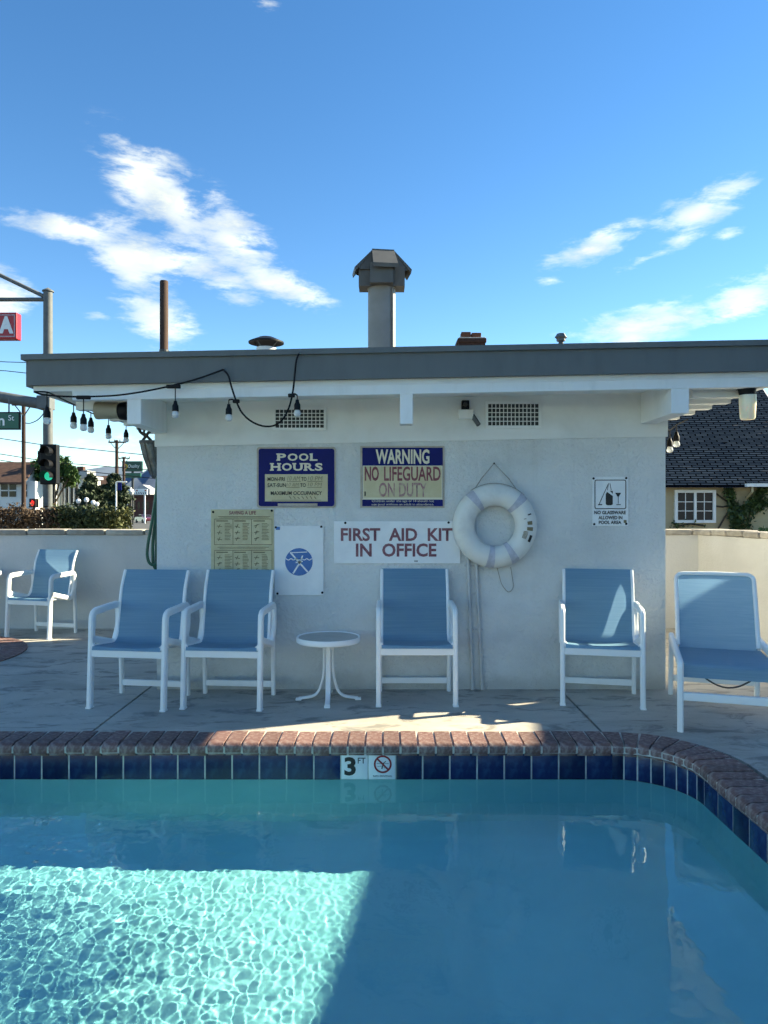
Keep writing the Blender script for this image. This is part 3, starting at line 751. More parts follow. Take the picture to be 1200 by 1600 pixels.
side_table('white round table, only its rim showing, at the far left edge', (-4.42, 7.55, 0), .44, .665, 'round white tables')

# ------------------------------------------------------------------ signs on the wall
def sign_board(name, label, rect, m, depth=.008, y=WY, tilt=0, r=.0, group='signs on the pool house wall'):
    x0, x1, z0, z1 = px_rect(rect, y)
    t = thing(name, label, 'sign', ((x0 + x1) / 2, y, z0), 0, group)
    mb = MB()
    poly = rrect(x0, x1, z0, z1, r, 4) if r else [(x0, z0), (x1, z0), (x1, z1), (x0, z1)]
    mb.prism(poly, y - depth, y - .0005); mb.build('panel', m, t)
    return t
def flat(parent, rect, y, m, name='printed_field', r=0.):
    x0, x1, z0, z1 = px_rect(rect, y)
    poly = rrect(x0, x1, z0, z1, r, 4) if r else [(x0, z0), (x1, z0), (x1, z1), (x0, z1)]
    return MB().add([(a, y, b) for a, b in poly], [tuple(range(len(poly)))]).build(name, m, parent)
def lines(parent, segs, y, m, name='printed_lines'):
    """strokes given as photo pixels x0 y0 x1 y1 width"""
    mb = MB()
    for x0, y0, x1, y1, w in segs:
        a, b = at(x0, y0, y), at(x1, y1, y); stroke(mb, a.x, a.z, b.x, b.z, w / FPX * y, y)
    return mb.build(name, m, parent)
def screws(parent, pts, y):
    for x_, y_ in pts:
        c = at(x_, y_, y); MB().lathe([(0, -.004), (.007, -.003), (.009, 0)], (c.x, y, c.z), 10, 'Y').build('screw', M_black, parent)
yF = WY - .008
# pool hours
s = sign_board('pool_hours_sign', 'navy sign with tan panel reading POOL HOURS', (401.5, 698.5, 525, 793.5), M_signedge, r=.02)
flat(s, (404, 701, 522.5, 791), yF - .002, M_navy, r=.018); flat(s, (414, 741, 512, 783.5), yF - .004, M_signtan); flat(s, (434, 786.5, 496, 790.5), yF - .004, M_signedge, 'worn_patch')
def slab_word(parent, letters, y0, y1, y, m):
    """wide slab-serif capitals: bold letters with bars across the stem ends"""
    bars = MB(); h = y1 - y0
    for ch, x0, x1 in letters:
        lettering(parent, ch, (x0, y0, x1, y1), y, m, bold=.035)
        w = x1 - x0; sw = .42 * w; t = .17 * h
        ends = {'P': [(.12, 1), (.12, 0)], 'L': [(.14, 1), (.14, 0)], 'H': [(.12, 1), (.88, 1), (.12, 0), (.88, 0)], 'U': [(.12, 1), (.88, 1)], 'R': [(.12, 1), (.12, 0), (.88, 0)]}.get(ch, [])
        for u, top in ends:
            cx_ = x0 + u * w; yy = y0 + t / 2 if top else y1 - t / 2
            a, b = at(cx_ - sw / 2, yy, y), at(cx_ + sw / 2, yy, y); stroke(bars, a.x, a.z, b.x, b.z, t / FPX * y, y - .0006)
    bars.build('serifs', m, parent)
slab_word(s, [('P', 433, 447), ('O', 449.5, 465), ('O', 467, 482), ('L', 484.5, 496)], 708.5, 720, yF - .004, M_cream)
slab_word(s, [('H', 423, 438), ('O', 440.5, 456), ('U', 458, 473), ('R', 475.5, 490), ('S', 492, 504)], 723.5, 735.5, yF - .004, M_cream)
for tx, rc_, b_ in (('MON-FRI', (418, 745.5, 445, 751.5), .02), ('TO', (471, 745.5, 479, 751.5), .02), ('SAT-SUN', (418, 755, 447, 761), .02), ('TO', (469, 755, 478, 761), .02), ('MAXIMUM OCCUPANCY', (423, 767.5, 503, 773.5), .02)):
    lettering(s, tx, rc_, yF - .006, M_ink, bold=b_)
for tx, rc_ in (('10 AM', (449, 744, 469, 751)), ('10 PM', (481, 744, 504, 751)), ('10 AM', (448, 754.5, 467, 760)), ('10 PM', (481, 754, 503, 760))):
    lettering(s, tx, rc_, yF - .006, M_inkfade, 'handwriting', bold=-.012, font_shear=.2)
lines(s, [(448, 752.3, 470, 752.3, .7), (480, 752.3, 504, 752.3, .7), (447, 761.5, 468, 761.5, .7), (480, 761.5, 503, 761.5, .7), (425, 781.5, 502, 781.5, .7)], yF - .006, M_inkfade)
lines(s, [(452 + i * 6.5, 776 + random.uniform(-1, 1), 455 + i * 6.5, 779.5, 1.2) for i in range(7)], yF - .006, M_inkfade, 'worn_print')
# warning
s = sign_board('lifeguard_sign', 'navy and tan sign reading WARNING NO LIFEGUARD ON DUTY', (563, 697, 694.5, 793.5), M_signedge)
flat(s, (566, 699.5, 692, 791), yF - .002, M_navy); flat(s, (566.5, 727.5, 691.5, 779.5), yF - .003, M_cream, 'border_line'); flat(s, (568, 728.5, 690, 777.5), yF - .004, M_signtan)
flat(s, (566, 779.3, 692, 780.6), yF - .005, M_cream, 'border_line')
lettering(s, 'WARNING', (587, 702, 671, 725), yF - .006, M_cream, bold=.03); lettering(s, 'NO', (570, 728.8, 592, 751.5), yF - .006, M_maroon, bold=.03); lettering(s, 'LIFEGUARD', (600, 728.8, 688.5, 751.5), yF - .006, M_maroon, bold=.02)
lettering(s, 'ON DUTY', (592, 754, 667, 776.5), yF - .006, M_faded, bold=.02)
lettering(s, 'Children under the age of 14 should not', (581, 780.9, 678, 785.6), yF - .006, M_cream); lettering(s, 'use pool without an adult in attendance.', (581, 786.2, 678, 790.8), yF - .006, M_cream)
flat(s, (569.5, 768, 571.5, 775), yF - .006, M_ink, 'worn_patch')
# saving a life
s = sign_board('rescue_chart', 'yellowed first aid chart headed SAVING A LIFE behind a chair', (330, 796, 428, 918), M_signyellow, .005)
yS = WY - .005
lettering(s, 'SAVING A LIFE', (358, 798.5, 400, 804), yS - .002, M_maroon, bold=.02)
segs = []
for y0, y1 in ((811, 851), (860, 905)):
    segs += [(335, y0, 425, y0, .8), (335, y1, 425, y1, .8)] + [(x_, y0, x_, y1, .8) for x_ in (335, 364, 393, 425)]
lines(s, segs, yS - .002, M_inkfade, 'panel_lines')
segs = [(341, 807.2, 422, 807.2, .9), (343, 809.2, 420, 809.2, .7), (340, 855, 420, 855, .9), (343, 857.5, 415, 857.5, .8)]
for y0 in (813, 862):
    for x0 in (338, 366, 396):
        segs.append((x0, y0 + 1, x0 + 18, y0 + 1, 1.6))
        for k in range(12):
            segs.append((x0 + 13, y0 + 5 + k * 2.3, x0 + 23 + random.uniform(-3, 1.5), y0 + 5 + k * 2.3, .8))
        for k in range(3):
            yy = y0 + 9 + k * 10; segs += [(x0 + 1, yy, x0 + 9, yy + random.uniform(-3, 3), 1.0), (x0 + 3, yy + 3, x0 + 6, yy - 3, 1.1)]
lines(s, segs, yS - .003, M_inkfade, 'fine_print')
for x_, y_ in ((333, 800), (424.5, 798)): screws(s, [(x_, y_)], yS)
# no diving symbol board
s = sign_board('no_diving_sign', 'white board with blue round no diving symbol', (429.5, 821.5, 505.5, 929.5), M_signwhite, .012)
yN = WY - .012
c = at(467, 878, yN - .002); MB().add([(c.x + 21.5 / FPX * yN * math.cos(a), yN - .002, c.z + 21.5 / FPX * yN * math.sin(a)) for a in [2 * math.pi * i / 48 for i in range(48)]], [tuple(range(48))]).build('symbol_disc', M_blue, s)
lines(s, [(453.5, 863, 481, 894, 2.6), (456, 863.5, 480, 862.5, 1.3), (458, 896, 468, 880, 2.6), (468, 880, 473, 868, 2.2), (462, 879, 473, 877, 2.4)] +
      [(446.5 + i * 4.1, 874 + (1.3 if i % 2 else -1.3), 450.6 + i * 4.1, 874 + (-1.3 if i % 2 else 1.3), 1.4) for i in range(10)], yN - .004, M_signwhite, 'symbol_figure')
flat(s, (431, 823, 437.5, 828), yN - .002, M_blue, 'corner_mark')
screws(s, [(431, 824), (502, 823), (433.5, 927.5), (503.5, 926)], yN)
# first aid
s = sign_board('first_aid_sign', 'long white sign reading FIRST AID KIT IN OFFICE', (522, 814.5, 718.5, 880), M_signwhite, .014)
yA = WY - .014
lettering(s, 'FIRST  AID  KIT', (532.5, 825, 707, 845.5), yA - .002, M_burg, bold=.028); lettering(s, 'IN  OFFICE', (556, 849, 682, 870), yA - .002, M_burg, bold=.028)
screws(s, [(539.5, 817), (701, 816.5)], yA)
flat(s, (647, 876, 653, 877.3), yA - .002, M_ink, 'chip')
# no glassware
s = sign_board('no_glassware_sign', 'small white sign reading NO GLASSWARE ALLOWED IN POOL AREA', (925.5, 745, 981, 821.5), M_signwhite, .008)
yG = WY - .008
x0, x1, z0, z1 = px_rect((929, 749.5, 978.5, 795.5), yG - .002)
o_, i_ = rrect(x0, x1, z0, z1, .014, 4), rrect(x0 + .006, x1 - .006, z0 + .006, z1 - .006, .010, 4); nn_ = len(o_)
MB().add([(a, yG - .002, b) for a, b in o_ + i_], [(i, (i + 1) % nn_, (i + 1) % nn_ + nn_, i + nn_) for i in range(nn_)]).build('symbol_border', M_ink, s)
def poly(parent, pts, y, m, name):
    return MB().add([at(a, b, y) for a, b in pts], [tuple(range(len(pts)))]).build(name, m, parent)
poly(s, [(946.5, 772), (948.5, 768.5), (957.5, 775), (957.5, 788), (955, 789.5), (949, 789.5), (946.5, 788)], yG - .002, M_ink, 'bottle_symbol')
poly(s, [(953, 767), (957.5, 767), (957.5, 772), (956, 770)], yG - .002, M_ink, 'bottle_symbol'); poly(s, [(961, 770), (970.5, 770), (966, 777.5)], yG - .002, M_ink, 'glass_symbol')
lines(s, [(966, 777, 966, 787, .9), (949, 766, 951, 755, .9), (955, 766, 953, 755, .9), (936, 788, 950, 757, 1.0), (934.5, 788.5, 941, 788.5, 1.6), (963, 788.5, 970, 788.5, 1.2)], yG - .002, M_ink, 'symbol_lines')
lettering(s, 'NO GLASSWARE', (928.5, 798, 978, 803.6), yG - .002, M_ink, bold=.035); lettering(s, 'ALLOWED IN', (935, 806, 972.5, 811.6), yG - .002, M_ink, bold=.035); lettering(s, 'POOL AREA', (935.5, 813.5, 971, 819), yG - .002, M_ink, bold=.035)
flat(s, (974.5, 812.5, 979, 817), yG - .002, M_inkfade, 'small_logo'); screws(s, [(927.5, 747.5), (978.5, 747), (928.5, 819), (978.5, 818.5)], yG)

# ------------------------------------------------------------------ life ring, conduits
rc = at(773, 821.5, WY - .075); Rm, rt = .2235, .0785
ring = thing('life_ring', 'white foam life ring hanging on the wall by a rope', 'life ring', (rc.x, rc.y, rc.z - Rm - rt))
mb = MB(); seg, sec = 64, 20
mb.add([((rc.x + (Rm + rt * math.cos(b)) * math.cos(a)), rc.y + rt * .82 * math.sin(b), rc.z + (Rm + rt * math.cos(b)) * math.sin(a)) for a in [2 * math.pi * i / seg for i in range(seg)] for b in [2 * math.pi * j / sec for j in range(sec)]],
       [(i * sec + j, i * sec + (j + 1) % sec, ((i + 1) % seg) * sec + (j + 1) % sec, ((i + 1) % seg) * sec + j) for i in range(seg) for j in range(sec)])
mb.build('ring_body', M_ring, ring, True)
for ang in (46, 128, 262, 300):
    mb = MB(); r2 = rt + .003; vs = []
    for i in range(3):
        a = R(ang - 6.0 + 12.0 * i / 2)
        for j in range(25):
            b = 2 * math.pi * j / 24; vs.append((rc.x + (Rm + r2 * math.cos(b)) * math.cos(a), rc.y + r2 * .84 * math.sin(b), rc.z + (Rm + r2 * math.cos(b)) * math.sin(a)))
    mb.add(vs, [(i * 25 + j, i * 25 + j + 1, (i + 1) * 25 + j + 1, (i + 1) * 25 + j) for i in range(2) for j in range(24)]); mb.build('strap', M_strap, ring, True)
def on_ring(a, b, up=.0008):
    a, b = R(a), R(b); r2 = rt + up
    return (rc.x + (Rm + r2 * math.cos(b)) * math.cos(a), rc.y + r2 * .82 * math.sin(b) - up, rc.z + (Rm + r2 * math.cos(b)) * math.sin(a))
def ring_patch(a0, a1, b0, b1, m, name):
    N = 4; vs = [on_ring(a0 + (a1 - a0) * i / N, b0 + (b1 - b0) * j / N, .0015) for i in range(N + 1) for j in range(N + 1)]
    return MB().add(vs, [(i * (N + 1) + j, i * (N + 1) + j + 1, (i + 1) * (N + 1) + j + 1, (i + 1) * (N + 1) + j) for i in range(N) for j in range(N)]).build(name, m, ring)
ring_patch(-26, -15, -72, -56, M_ink, 'printed_label'); ring_patch(-8, -2, -92, -60, M_inkfade, 'printed_label'); ring_patch(2, 8, -90, -64, M_inkfade, 'printed_label')
for k in range(7): ring_patch(-24 + k * 2.1, -22.8 + k * 2.1, -108, -84, M_inkfade, 'fine_print')
ring_patch(18, 20, -80, -60, M_ink, 'printed_label'); ring_patch(13, 14.2, -105, -92, M_inkfade, 'fine_print')
hook = at(772, 724, WY - .02)
mb = MB(); a_, b_ = at(752, 748, WY - .03), at(795, 748, WY - .03)
mb.tube([at(738, 770, WY - .06), a_, hook, b_, at(812, 772, WY - .06)], .004, 6); mb.build('hanging_rope', M_rope, ring, True)
mb = MB(); mb.tube(fillet([at(776, 884, WY - .03), at(784, 915, WY - .02), at(795, 927, WY - .02), at(803, 918, WY - .02), at(798, 886, WY - .03)], .06, 6), .0035, 6); mb.build('trailing_rope', M_rope, ring, True)
MB().lathe([(0, -.03), (.006, -.03), (.006, 0)], (hook.x, WY, hook.z), 8, 'Y').build('hook', M_dark, ring)
# grab line strung round the outside of the ring
mb = MB(); mb.tube([on_ring(a, 8, .004) for a in range(46, 129, 6)], .0035, 6); mb.build('grab_rope', M_rope, ring, True)
for i, (xt, xb_, lab) in enumerate(((731.5, 738.5, 'left of the two grey conduits running down below the life ring'), (744, 753.5, 'right of the two grey conduits running down below the life ring'))):
    cd_ = thing('conduit', lab, 'pipe', at(xb_, 1078, WY - .02) * 1, 0, 'wall conduits')
    top = at(xt + (-2 if i == 0 else -3), 800 if i else 868, WY - .018); bot = at(xb_, 1077.3, WY - .018)
    MB().tube([top, at(xt, 875, WY - .018), bot], .0125, 12).build('tube', M_pipe, cd_, True)
    for yy in (884, 984):
        u = (yy - 875) / (1077 - 875); c = at(xt + (xb_ - xt) * u, yy, WY - .018)
        MB().lathe([(.0130, -.012), (.0165, -.010), (.0165, .010), (.0130, .012)], c, 12).build('coupling', M_pipe, cd_, True)
        MB().box(c.x - .028, c.x + .028, WY - .004, WY - .0008, c.z - .006, c.z + .006).build('clip', M_pipe, cd_)

# ------------------------------------------------------------------ wall fittings
t = thing('sensor_light', 'small white junction box with dark sensor and grey lamp beside the right vent', 'light', at(728, 656, WY - .02))
yv = WY - .014
x0, x1, z0, z1 = px_rect((715.5, 641, 738.5, 655.5), yv); MB().rbox(x0, x1, yv - .05, yv - .0005, z0, z1, .005).build('junction_box', M_white, t)
x0, x1, z0, z1 = px_rect((720.5, 626.5, 732.5, 641), yv); MB().rbox(x0, x1, yv - .045, yv - .01, z0 + .001, z1, .006).build('sensor_head', M_black, t)
c = at(727, 632, yv - .045); MB().lathe([(0, -.012), (.014, -.01), (.016, 0)], (c.x, c.y, c.z), 12, 'Y').build('sensor_lens', M_dark, t, True)
a, b = at(738, 649, yv - .03), at(748, 664, yv - .06); MB().sweep([a, a.lerp(b, .35), b], [(.017 * math.cos(i * math.pi / 6), .017 * math.sin(i * math.pi / 6)) for i in range(12)], (0, 1, .2)).build('lamp_head', M_galv, t, True)
# flood lamp under the left eave: beige can and dark socket, lying sideways
t = thing('flood_lamp', 'beige can flood lamp with dark socket under the left eave', 'light', at(175, 641, 4.93))
a, b, c, d = at(149.5, 641.5, 4.93), at(186, 642.5, 4.93), at(186.5, 642.5, 4.93), at(201, 642.5, 4.93)
MB().lathe([(0, 0), (.058, .004), (.060, .02), (.054, (b - a).length), (0, (b - a).length)], a, 20, 'X').build('lamp_can', M_floodbeige, t, True)
MB().lathe([(.050, 0), (.056, .004), (.062, .05), (.058, (d - c).length), (0, (d - c).length)], c, 20, 'X').build('socket', M_black, t, True)
MB().tube([d, d + Vector((.03, 0, .02)), d + Vector((.04, .0, .10)), (d.x + .04, d.y, zr(2.118, d.x))], .008, 8).build('bracket', M_dark, t, True)
# porch light at the right
t = thing('porch_light', 'jar shaped porch light with dark cap under the right eave', 'light', at(1169, 656, 4.86))
yv = 4.86; pc = at(1168, 600, yv)
top = zr(2.055, pc.x)
x0, x1, z0, z1 = px_rect((1155.5, 598, 1179, 607.5), yv); MB().rbox(x0, x1, yv - .05, yv + .05, z0, top + .0, .006).build('mount', M_galv, t)
zc = at(0, 607, yv).z; MB().lathe([(0, zc), (.058, zc), (.048, zc - .045), (.0, zc - .045)], (pc.x - .003, yv, 0), 24).build('cap', M_black, t, True)
z1 = at(0, 617.5, yv).z; z0 = at(0, 655.5, yv).z; MB().lathe([(0, z1), (.053, z1), (.052, z1 - .06), (.047, z0 + .012), (.040, z0), (0, z0)], (pc.x + .001, yv, 0), 28).build('jar', M_jar, t, True)

# ------------------------------------------------------------------ things on and above the roof
roofz = lambda x: zr(2.33, x)
def tall_flue():
    D = 6.0; b = at(596.5, 552, D); x0, z0 = b.x, roofz(b.x)
    t = thing('flue_stack', 'tall grey metal flue with square hooded cap on the roof', 'flue', (x0, D, z0))
    zt = at(0, 452, D).z
    MB().lathe([(.112, z0), (.112, zt - .005), (.118, zt - .004), (.118, zt + .02), (0, zt + .02)], (x0, D, 0), 32).build('pipe', M_stack, t, True)
    MB().box(x0 + .080, x0 + .092, D - .090, D - .078, z0, zt - .01).build('pipe_seam', M_stack, t)
    MB().lathe([(.20, z0 - .005), (.13, z0 + .03), (.113, z0 + .05)], (x0, D, 0), 32).build('flashing', M_hood, t, True)
    # cap: four arms in a cross, each with vertical sides and a lid sloping outwards
    zb_, ze, ztop = zt, at(0, 425, D).z, at(0, 396, D).z
    body = MB(); body.box(x0 - .092, x0 + .092, D - .185, D + .185, zb_, ze + .02); body.box(x0 - .185, x0 + .185, D - .090, D + .090, zb_ + .001, ze + .019); body.build('hood_body', M_hood, t)
    for k in range(4):
        a = R(90 * k + 8); Mx = Matrix.Translation((x0, D, 0)) @ Matrix.Rotation(a, 4, 'Z')
        lid = MB(); w = .098
        lid.add([(-w * .92, .085, ztop), (w * .92, .085, ztop), (w, .232, ze + .0), (-w, .232, ze + .0), (-w * .92, .085, ztop - .012), (w * .92, .085, ztop - .012), (w, .226, ze - .03), (-w, .226, ze - .03)],
                [(0, 1, 2, 3), (4, 5, 6, 7), (0, 1, 5, 4), (1, 2, 6, 5), (2, 3, 7, 6), (3, 0, 4, 7)]); lid.tf(Mx).build('hood_lid', M_hood, t)
        for sx in (-1, 1):
            sidep = MB(); sidep.prism([(.06, ztop - .014), (.085, ztop - .014), (.205, ze - .0), (.185, ze - .01), (.06, ze - .01)], sx * w * .86 - .003, sx * w * .86 + .003, 'X')
            sidep.tf(Mx).build('hood_cheek', M_hood, t)
    MB().box(x0 - .09, x0 + .09, D - .09, D + .09, ze + .019, ztop + .004).tf(Matrix.Translation((x0, D, 0)) @ Matrix.Rotation(R(8), 4, 'Z') @ Matrix.Translation((-x0, -D, 0))).build('hood_top', M_hood, t)
tall_flue()
D = 6.5; b = at(416, 553, D); x0, z0 = b.x, roofz(b.x)
t = thing('roof_vent', 'short white roof vent with dark conical rain cap', 'vent', (x0, D, z0)); zt = at(0, 543.5, D).z
MB().lathe([(.086, z0), (.086, zt), (.078, zt), (.078, zt - .1)], (x0, D, 0), 24).build('pipe', M_white, t, True)
zc = at(0, 534.5, D).z; MB().lathe([(.156, zc - .012), (.156, zc), (.06, zc + .042), (0, zc + .046)], (x0, D, 0), 24).build('rain_cap', M_black, t, True); MB().lathe([(.156, zc - .012), (.05, zc + .02), (0, zc + .02)], (x0, D, 0), 24).build('cap_underside', M_black, t, True)
for k in range(4):
    a = R(90 * k + 60); MB().bar([(x0 + .082 * math.cos(a), D + .082 * math.sin(a), zt - .03), (x0 + .082 * math.cos(a), D + .082 * math.sin(a), zt + .01), (x0 + .13 * math.cos(a), D + .13 * math.sin(a), zc)], .014, .004, side=(-math.sin(a), math.cos(a), 0)).build('bracket', M_galv, t)
D = 7.0; b = at(735.5, 547, D); x0, z0 = b.x, roofz(b.x); k_ = D / FPX
t = thing('brick_chimney', 'low dark brick chimney with two clay pots on the roof', 'chimney', (x0, D, z0))
zc = at(0, 531.5, D).z
MB().box(x0 - 20.5 * k_, x0 + 20.5 * k_, D - .1, D + .12, z0 - .02, zc - .045).build('shaft', M_brickdark, t)
MB().rbox(x0 - 22.2 * k_, x0 + 22.2 * k_, D - .115, D + .135, zc - .045, zc - .005, .006).build('crown', M_brickdark, t); MB().rbox(x0 - 20 * k_, x0 + 21 * k_, D - .1, D + .12, zc - .005, zc + .006, .004).build('cement_cap', M_mortar, t)
M_clay = mat('clay_pot', (.13, .05, .03), .9, (.09, .035, .022), 30)
MB().rbox(x0 - 15.5 * k_, x0 - .6 * k_, D - .05, D + .05, zc + .004, at(0, 520.3, D).z, .006).build('clay_pot', M_clay, t); MB().rbox(x0 + .6 * k_, x0 + 15.7 * k_, D - .04, D + .06, zc + .004, at(0, 521.2, D).z, .006).build('clay_pot', M_clay, t)
D = 6.5; b = at(876.5, 543, D); x0, z0 = b.x, roofz(b.x); k_ = D / FPX
t = thing('roof_vent', 'tiny metal vent with hexagonal hood on the right of the roof', 'vent', (x0, D, z0)); zt = at(0, 533, D).z
MB().lathe([(.026, z0), (.022, zt)], (x0, D, 0), 14).build('pipe', M_dark, t, True)
MB().lathe([(0, zt), (.040, zt), (.040, zt + .018), (.056, zt + .032), (.034, zt + .066), (0, zt + .068)], (x0, D, 0), 6).build('hood', M_galv, t)
# wooden post behind the roof
D = 9.4; b = at(256.3, 800, D)
t = thing('wooden_post', 'round brown wooden post rising behind the roof', 'post', (b.x, D, -.9))
MB().lathe([(.056, -.9), (.052, at(0, 440, D).z), (.046, at(0, 439, D).z), (0, at(0, 439, D).z)], (b.x, D, 0), 16).build('post_shaft', M_wood, t, True)
z_ = at(0, 549, D).z
MB().lathe([(.054, z_ - .02), (.060, z_ - .018), (.060, z_ + .018), (.054, z_ + .02)], (b.x, D, 0), 16).build('band', M_dark, t)

# ------------------------------------------------------------------ string lights
def bulb(parent, top, drop, sc=1.0):
    """socket hanging `drop` below the cable with a clear bulb in it"""
    if drop > .004: MB().tube([top, top - Vector((0, 0, drop))], .0035 * sc, 6).build('pigtail', M_black, parent)
    c = top - Vector((0, 0, drop))
    so = MB().lathe([(0, 0), (.010 * sc, -.002 * sc), (.013 * sc, -.02 * sc), (.020 * sc, -.034 * sc), (.021 * sc, -.068 * sc), (0, -.068 * sc)], c, 14).build('socket', M_black, parent, True)
    MB().lathe([(.015 * sc, -.066 * sc), (.022 * sc, -.082 * sc), (.023 * sc, -.096 * sc), (.016 * sc, -.108 * sc), (0, -.112 * sc)], c, 14).build('bulb', M_glassclear, so, True)
D = RF - .035
st = thing('string_lights', 'black string lights looped along the grey roof edge', 'string lights', at(270, 640, D), 0)
path = [at(*p, D) for p in ((53, 612), (64, 616.5), (95, 619.5), (130, 620), (180, 618.5), (225, 612), (270, 602.5), (310, 592), (349, 577.5))]
mb = MB(); mb.tube(fillet(path, .08, 3), .006, 8); 
p2 = [at(*p, D) for p in ((349, 577.5), (357, 586), (362, 606), (369, 627), (377, 645), (392, 659), (412, 667), (430, 665.5), (443, 655), (452, 637), (458, 612), (461, 580), (463, 562), (467, 552.5))]
mb.tube(fillet(p2, .06, 3), .006, 8); mb.build('cable', M_black, st, True)
for x_, y_, drop in ((130.5, 621, .045), (271, 604, .055), (369, 627, .0), (455.5, 618, .0)):
    c = at(x_, y_, D); MB().rbox(c.x - .045 if drop else c.x - .022, c.x + .045 if drop else c.x + .022, D - .012, D + .012, c.z - .012, c.z + .012, .006).build('cable_tee', M_black, st)
for x_, y_, drop in ((130.5, 623, .095), (274, 605, .085)): bulb(st, at(x_, y_, D), drop)
for x_, y_, bx, by in ((369, 628, 357.5, 625), (456, 617, 464.5, 618)):
    a, b = at(x_, y_, D), at(bx, by, D); MB().tube(fillet([a, (a + b) / 2 + Vector((0, 0, .012)), b], .02, 4), .005, 6).build('pigtail', M_black, st, True); bulb(st, b, 6 / FPX * D)
MB().tube(fillet([at(467, 552.5, D), at(469, 549, D + .01), at(472, 551, D + .03), at(473, 553, D + .06)], .01, 3), .004, 6).build('hook', M_galv, st, True)
MB().box(at(348, 0, D).x, at(350.5, 0, D).x, D - .002, D + .013, at(0, 579.5, D).z, at(0, 574.5, D).z).build('cable_clip', M_galv, st)
# second string along the left eave, and the one at the right
s2 = thing('string_lights', 'row of small string light bulbs hanging along the left eave', 'string lights', at(115, 640, 4.95))
spots = [((73.5, 613), 4.70, 22 / FPX * 4.7), ((115, 633), 5.15, .05), ((142, 646), 5.5, .03), ((169.5, 654), 5.95, .05), ((197, 662), 6.5, .05)]
pts = [at(*p, d) + Vector((0, 0, .004)) for p, d, _ in spots]
MB().tube(fillet([at(53, 612, 4.69)] + pts + [at(222, 668, 7.0)], .06, 3), .005, 6).build('cable', M_black, s2, True)
for (p, d, dr) in spots: bulb(s2, at(*p, d), dr, 1.05)
MB().tube(fillet([at(40, 661, 4.8), at(47, 662, 4.75), at(60, 656, 4.7), at(70, 644, 4.7), at(73, 632, 4.7)], .05, 3), .003, 6).build('loose_wire', M_black, s2, True)
s3 = thing('string_lights', 'two string light bulbs hanging below the right eave corner', 'string lights', at(1050, 690, 6.3))
MB().tube([at(1041, 668, 6.9), at(1046.5, 673, 6.5), at(1057, 664, 6.2), at(1075, 655, 6.0)], .005, 6).build('cable', M_black, s3, True)
bulb(s3, at(1046.5, 673, 6.5), .06, 1.2); bulb(s3, at(1057, 664, 6.2), .055, 1.2)

# ------------------------------------------------------------------ hose and folded windsock-like shade at the left corner
hz = thing('garden_hose', 'dark green garden hose hanging on the left corner of the wall', 'hose', at(238, 890, 5.6))
D = 5.62
MB().tube(fillet([at(246, 745, D), at(243.5, 775, D), at(238, 812, D), at(231, 850, D), at(229.5, 868, D), at(233, 880, D), at(240, 884, D), at(246, 878, D)], .05, 4), .0115, 10).build('hose_loop', M_hose, hz, True)
MB().tube(fillet([at(247, 760, D + .04), at(242.5, 812, D + .04), at(238.5, 850, D + .04), at(239, 880, D + .04), at(243, 889, D + .04), at(248, 886, D + .04)], .05, 4), .0125, 10).build('hose_loop', M_hose, hz, True)
MB().tube([at(247, 755, D + .08), at(244.5, 820, D + .08), at(244, 893, D + .08)], .012, 10).build('hose_loop', M_hose, hz, True)
D = 5.9
fs = thing('wire_shade', 'dark wire and glass shade hanging under the left eave corner', 'lamp shade', at(233, 748, D))
c = at(233, 693, D); vs = []
rows = ((690, 219.5, 246), (699, 221, 248), (715, 225, 250), (732, 231, 251), (744, 236, 249), (748, 240, 246))
mb = MB(); K = 14
for y_, xa_, xb2 in rows:
    a, b = at(xa_, y_, D), at(xb2, y_, D); cx_, rr = (a.x + b.x) / 2, (b.x - a.x) / 2
    vs += [(cx_ + rr * math.cos(2 * math.pi * i / K), D + rr * math.sin(2 * math.pi * i / K), a.z) for i in range(K)]
M_smoke = mat('smoked_glass', (.10, .12, .12), .15, (.22, .25, .26), 9, trans=.3)
mb.add(vs, [(r_ * K + i, r_ * K + (i + 1) % K, (r_ + 1) * K + (i + 1) % K, (r_ + 1) * K + i) for r_ in range(len(rows) - 1) for i in range(K)] + [tuple(range(K))]); mb.build('shade', M_smoke, fs, True)
for i in range(0, K, 2): MB().tube([Vector(vs[r_ * K + i]) + (Vector(vs[r_ * K + i]) - Vector((c.x, D, vs[r_ * K + i][2]))).normalized() * .002 for r_ in range(len(rows))], .003, 5).build('wire', M_dark, fs)
a, b = at(219.5, 691, D), at(246, 691, D); rr = (b.x - a.x) / 2 + .002; MB().lathe([(rr, -.012), (rr + .006, -.010), (rr + .006, .012), (rr, .012)], ((a.x + b.x) / 2, D, a.z), 18).build('rim', M_galv, fs, True)
for q_ in (((213, 662), (219, 675), (228, 682)), ((230, 664), (224, 676), (236, 688)), ((242, 668), (232, 676), (222, 690))): MB().tube([at(*p, D) for p in q_], .012, 7).build('bracket', M_dark, fs, True)
zt_ = zr(2.015, c.x); MB().tube([at(230, 664, D), Vector((at(230, 664, D).x, D, zt_ + .02))], .014, 8).build('hanger', M_dark, fs)

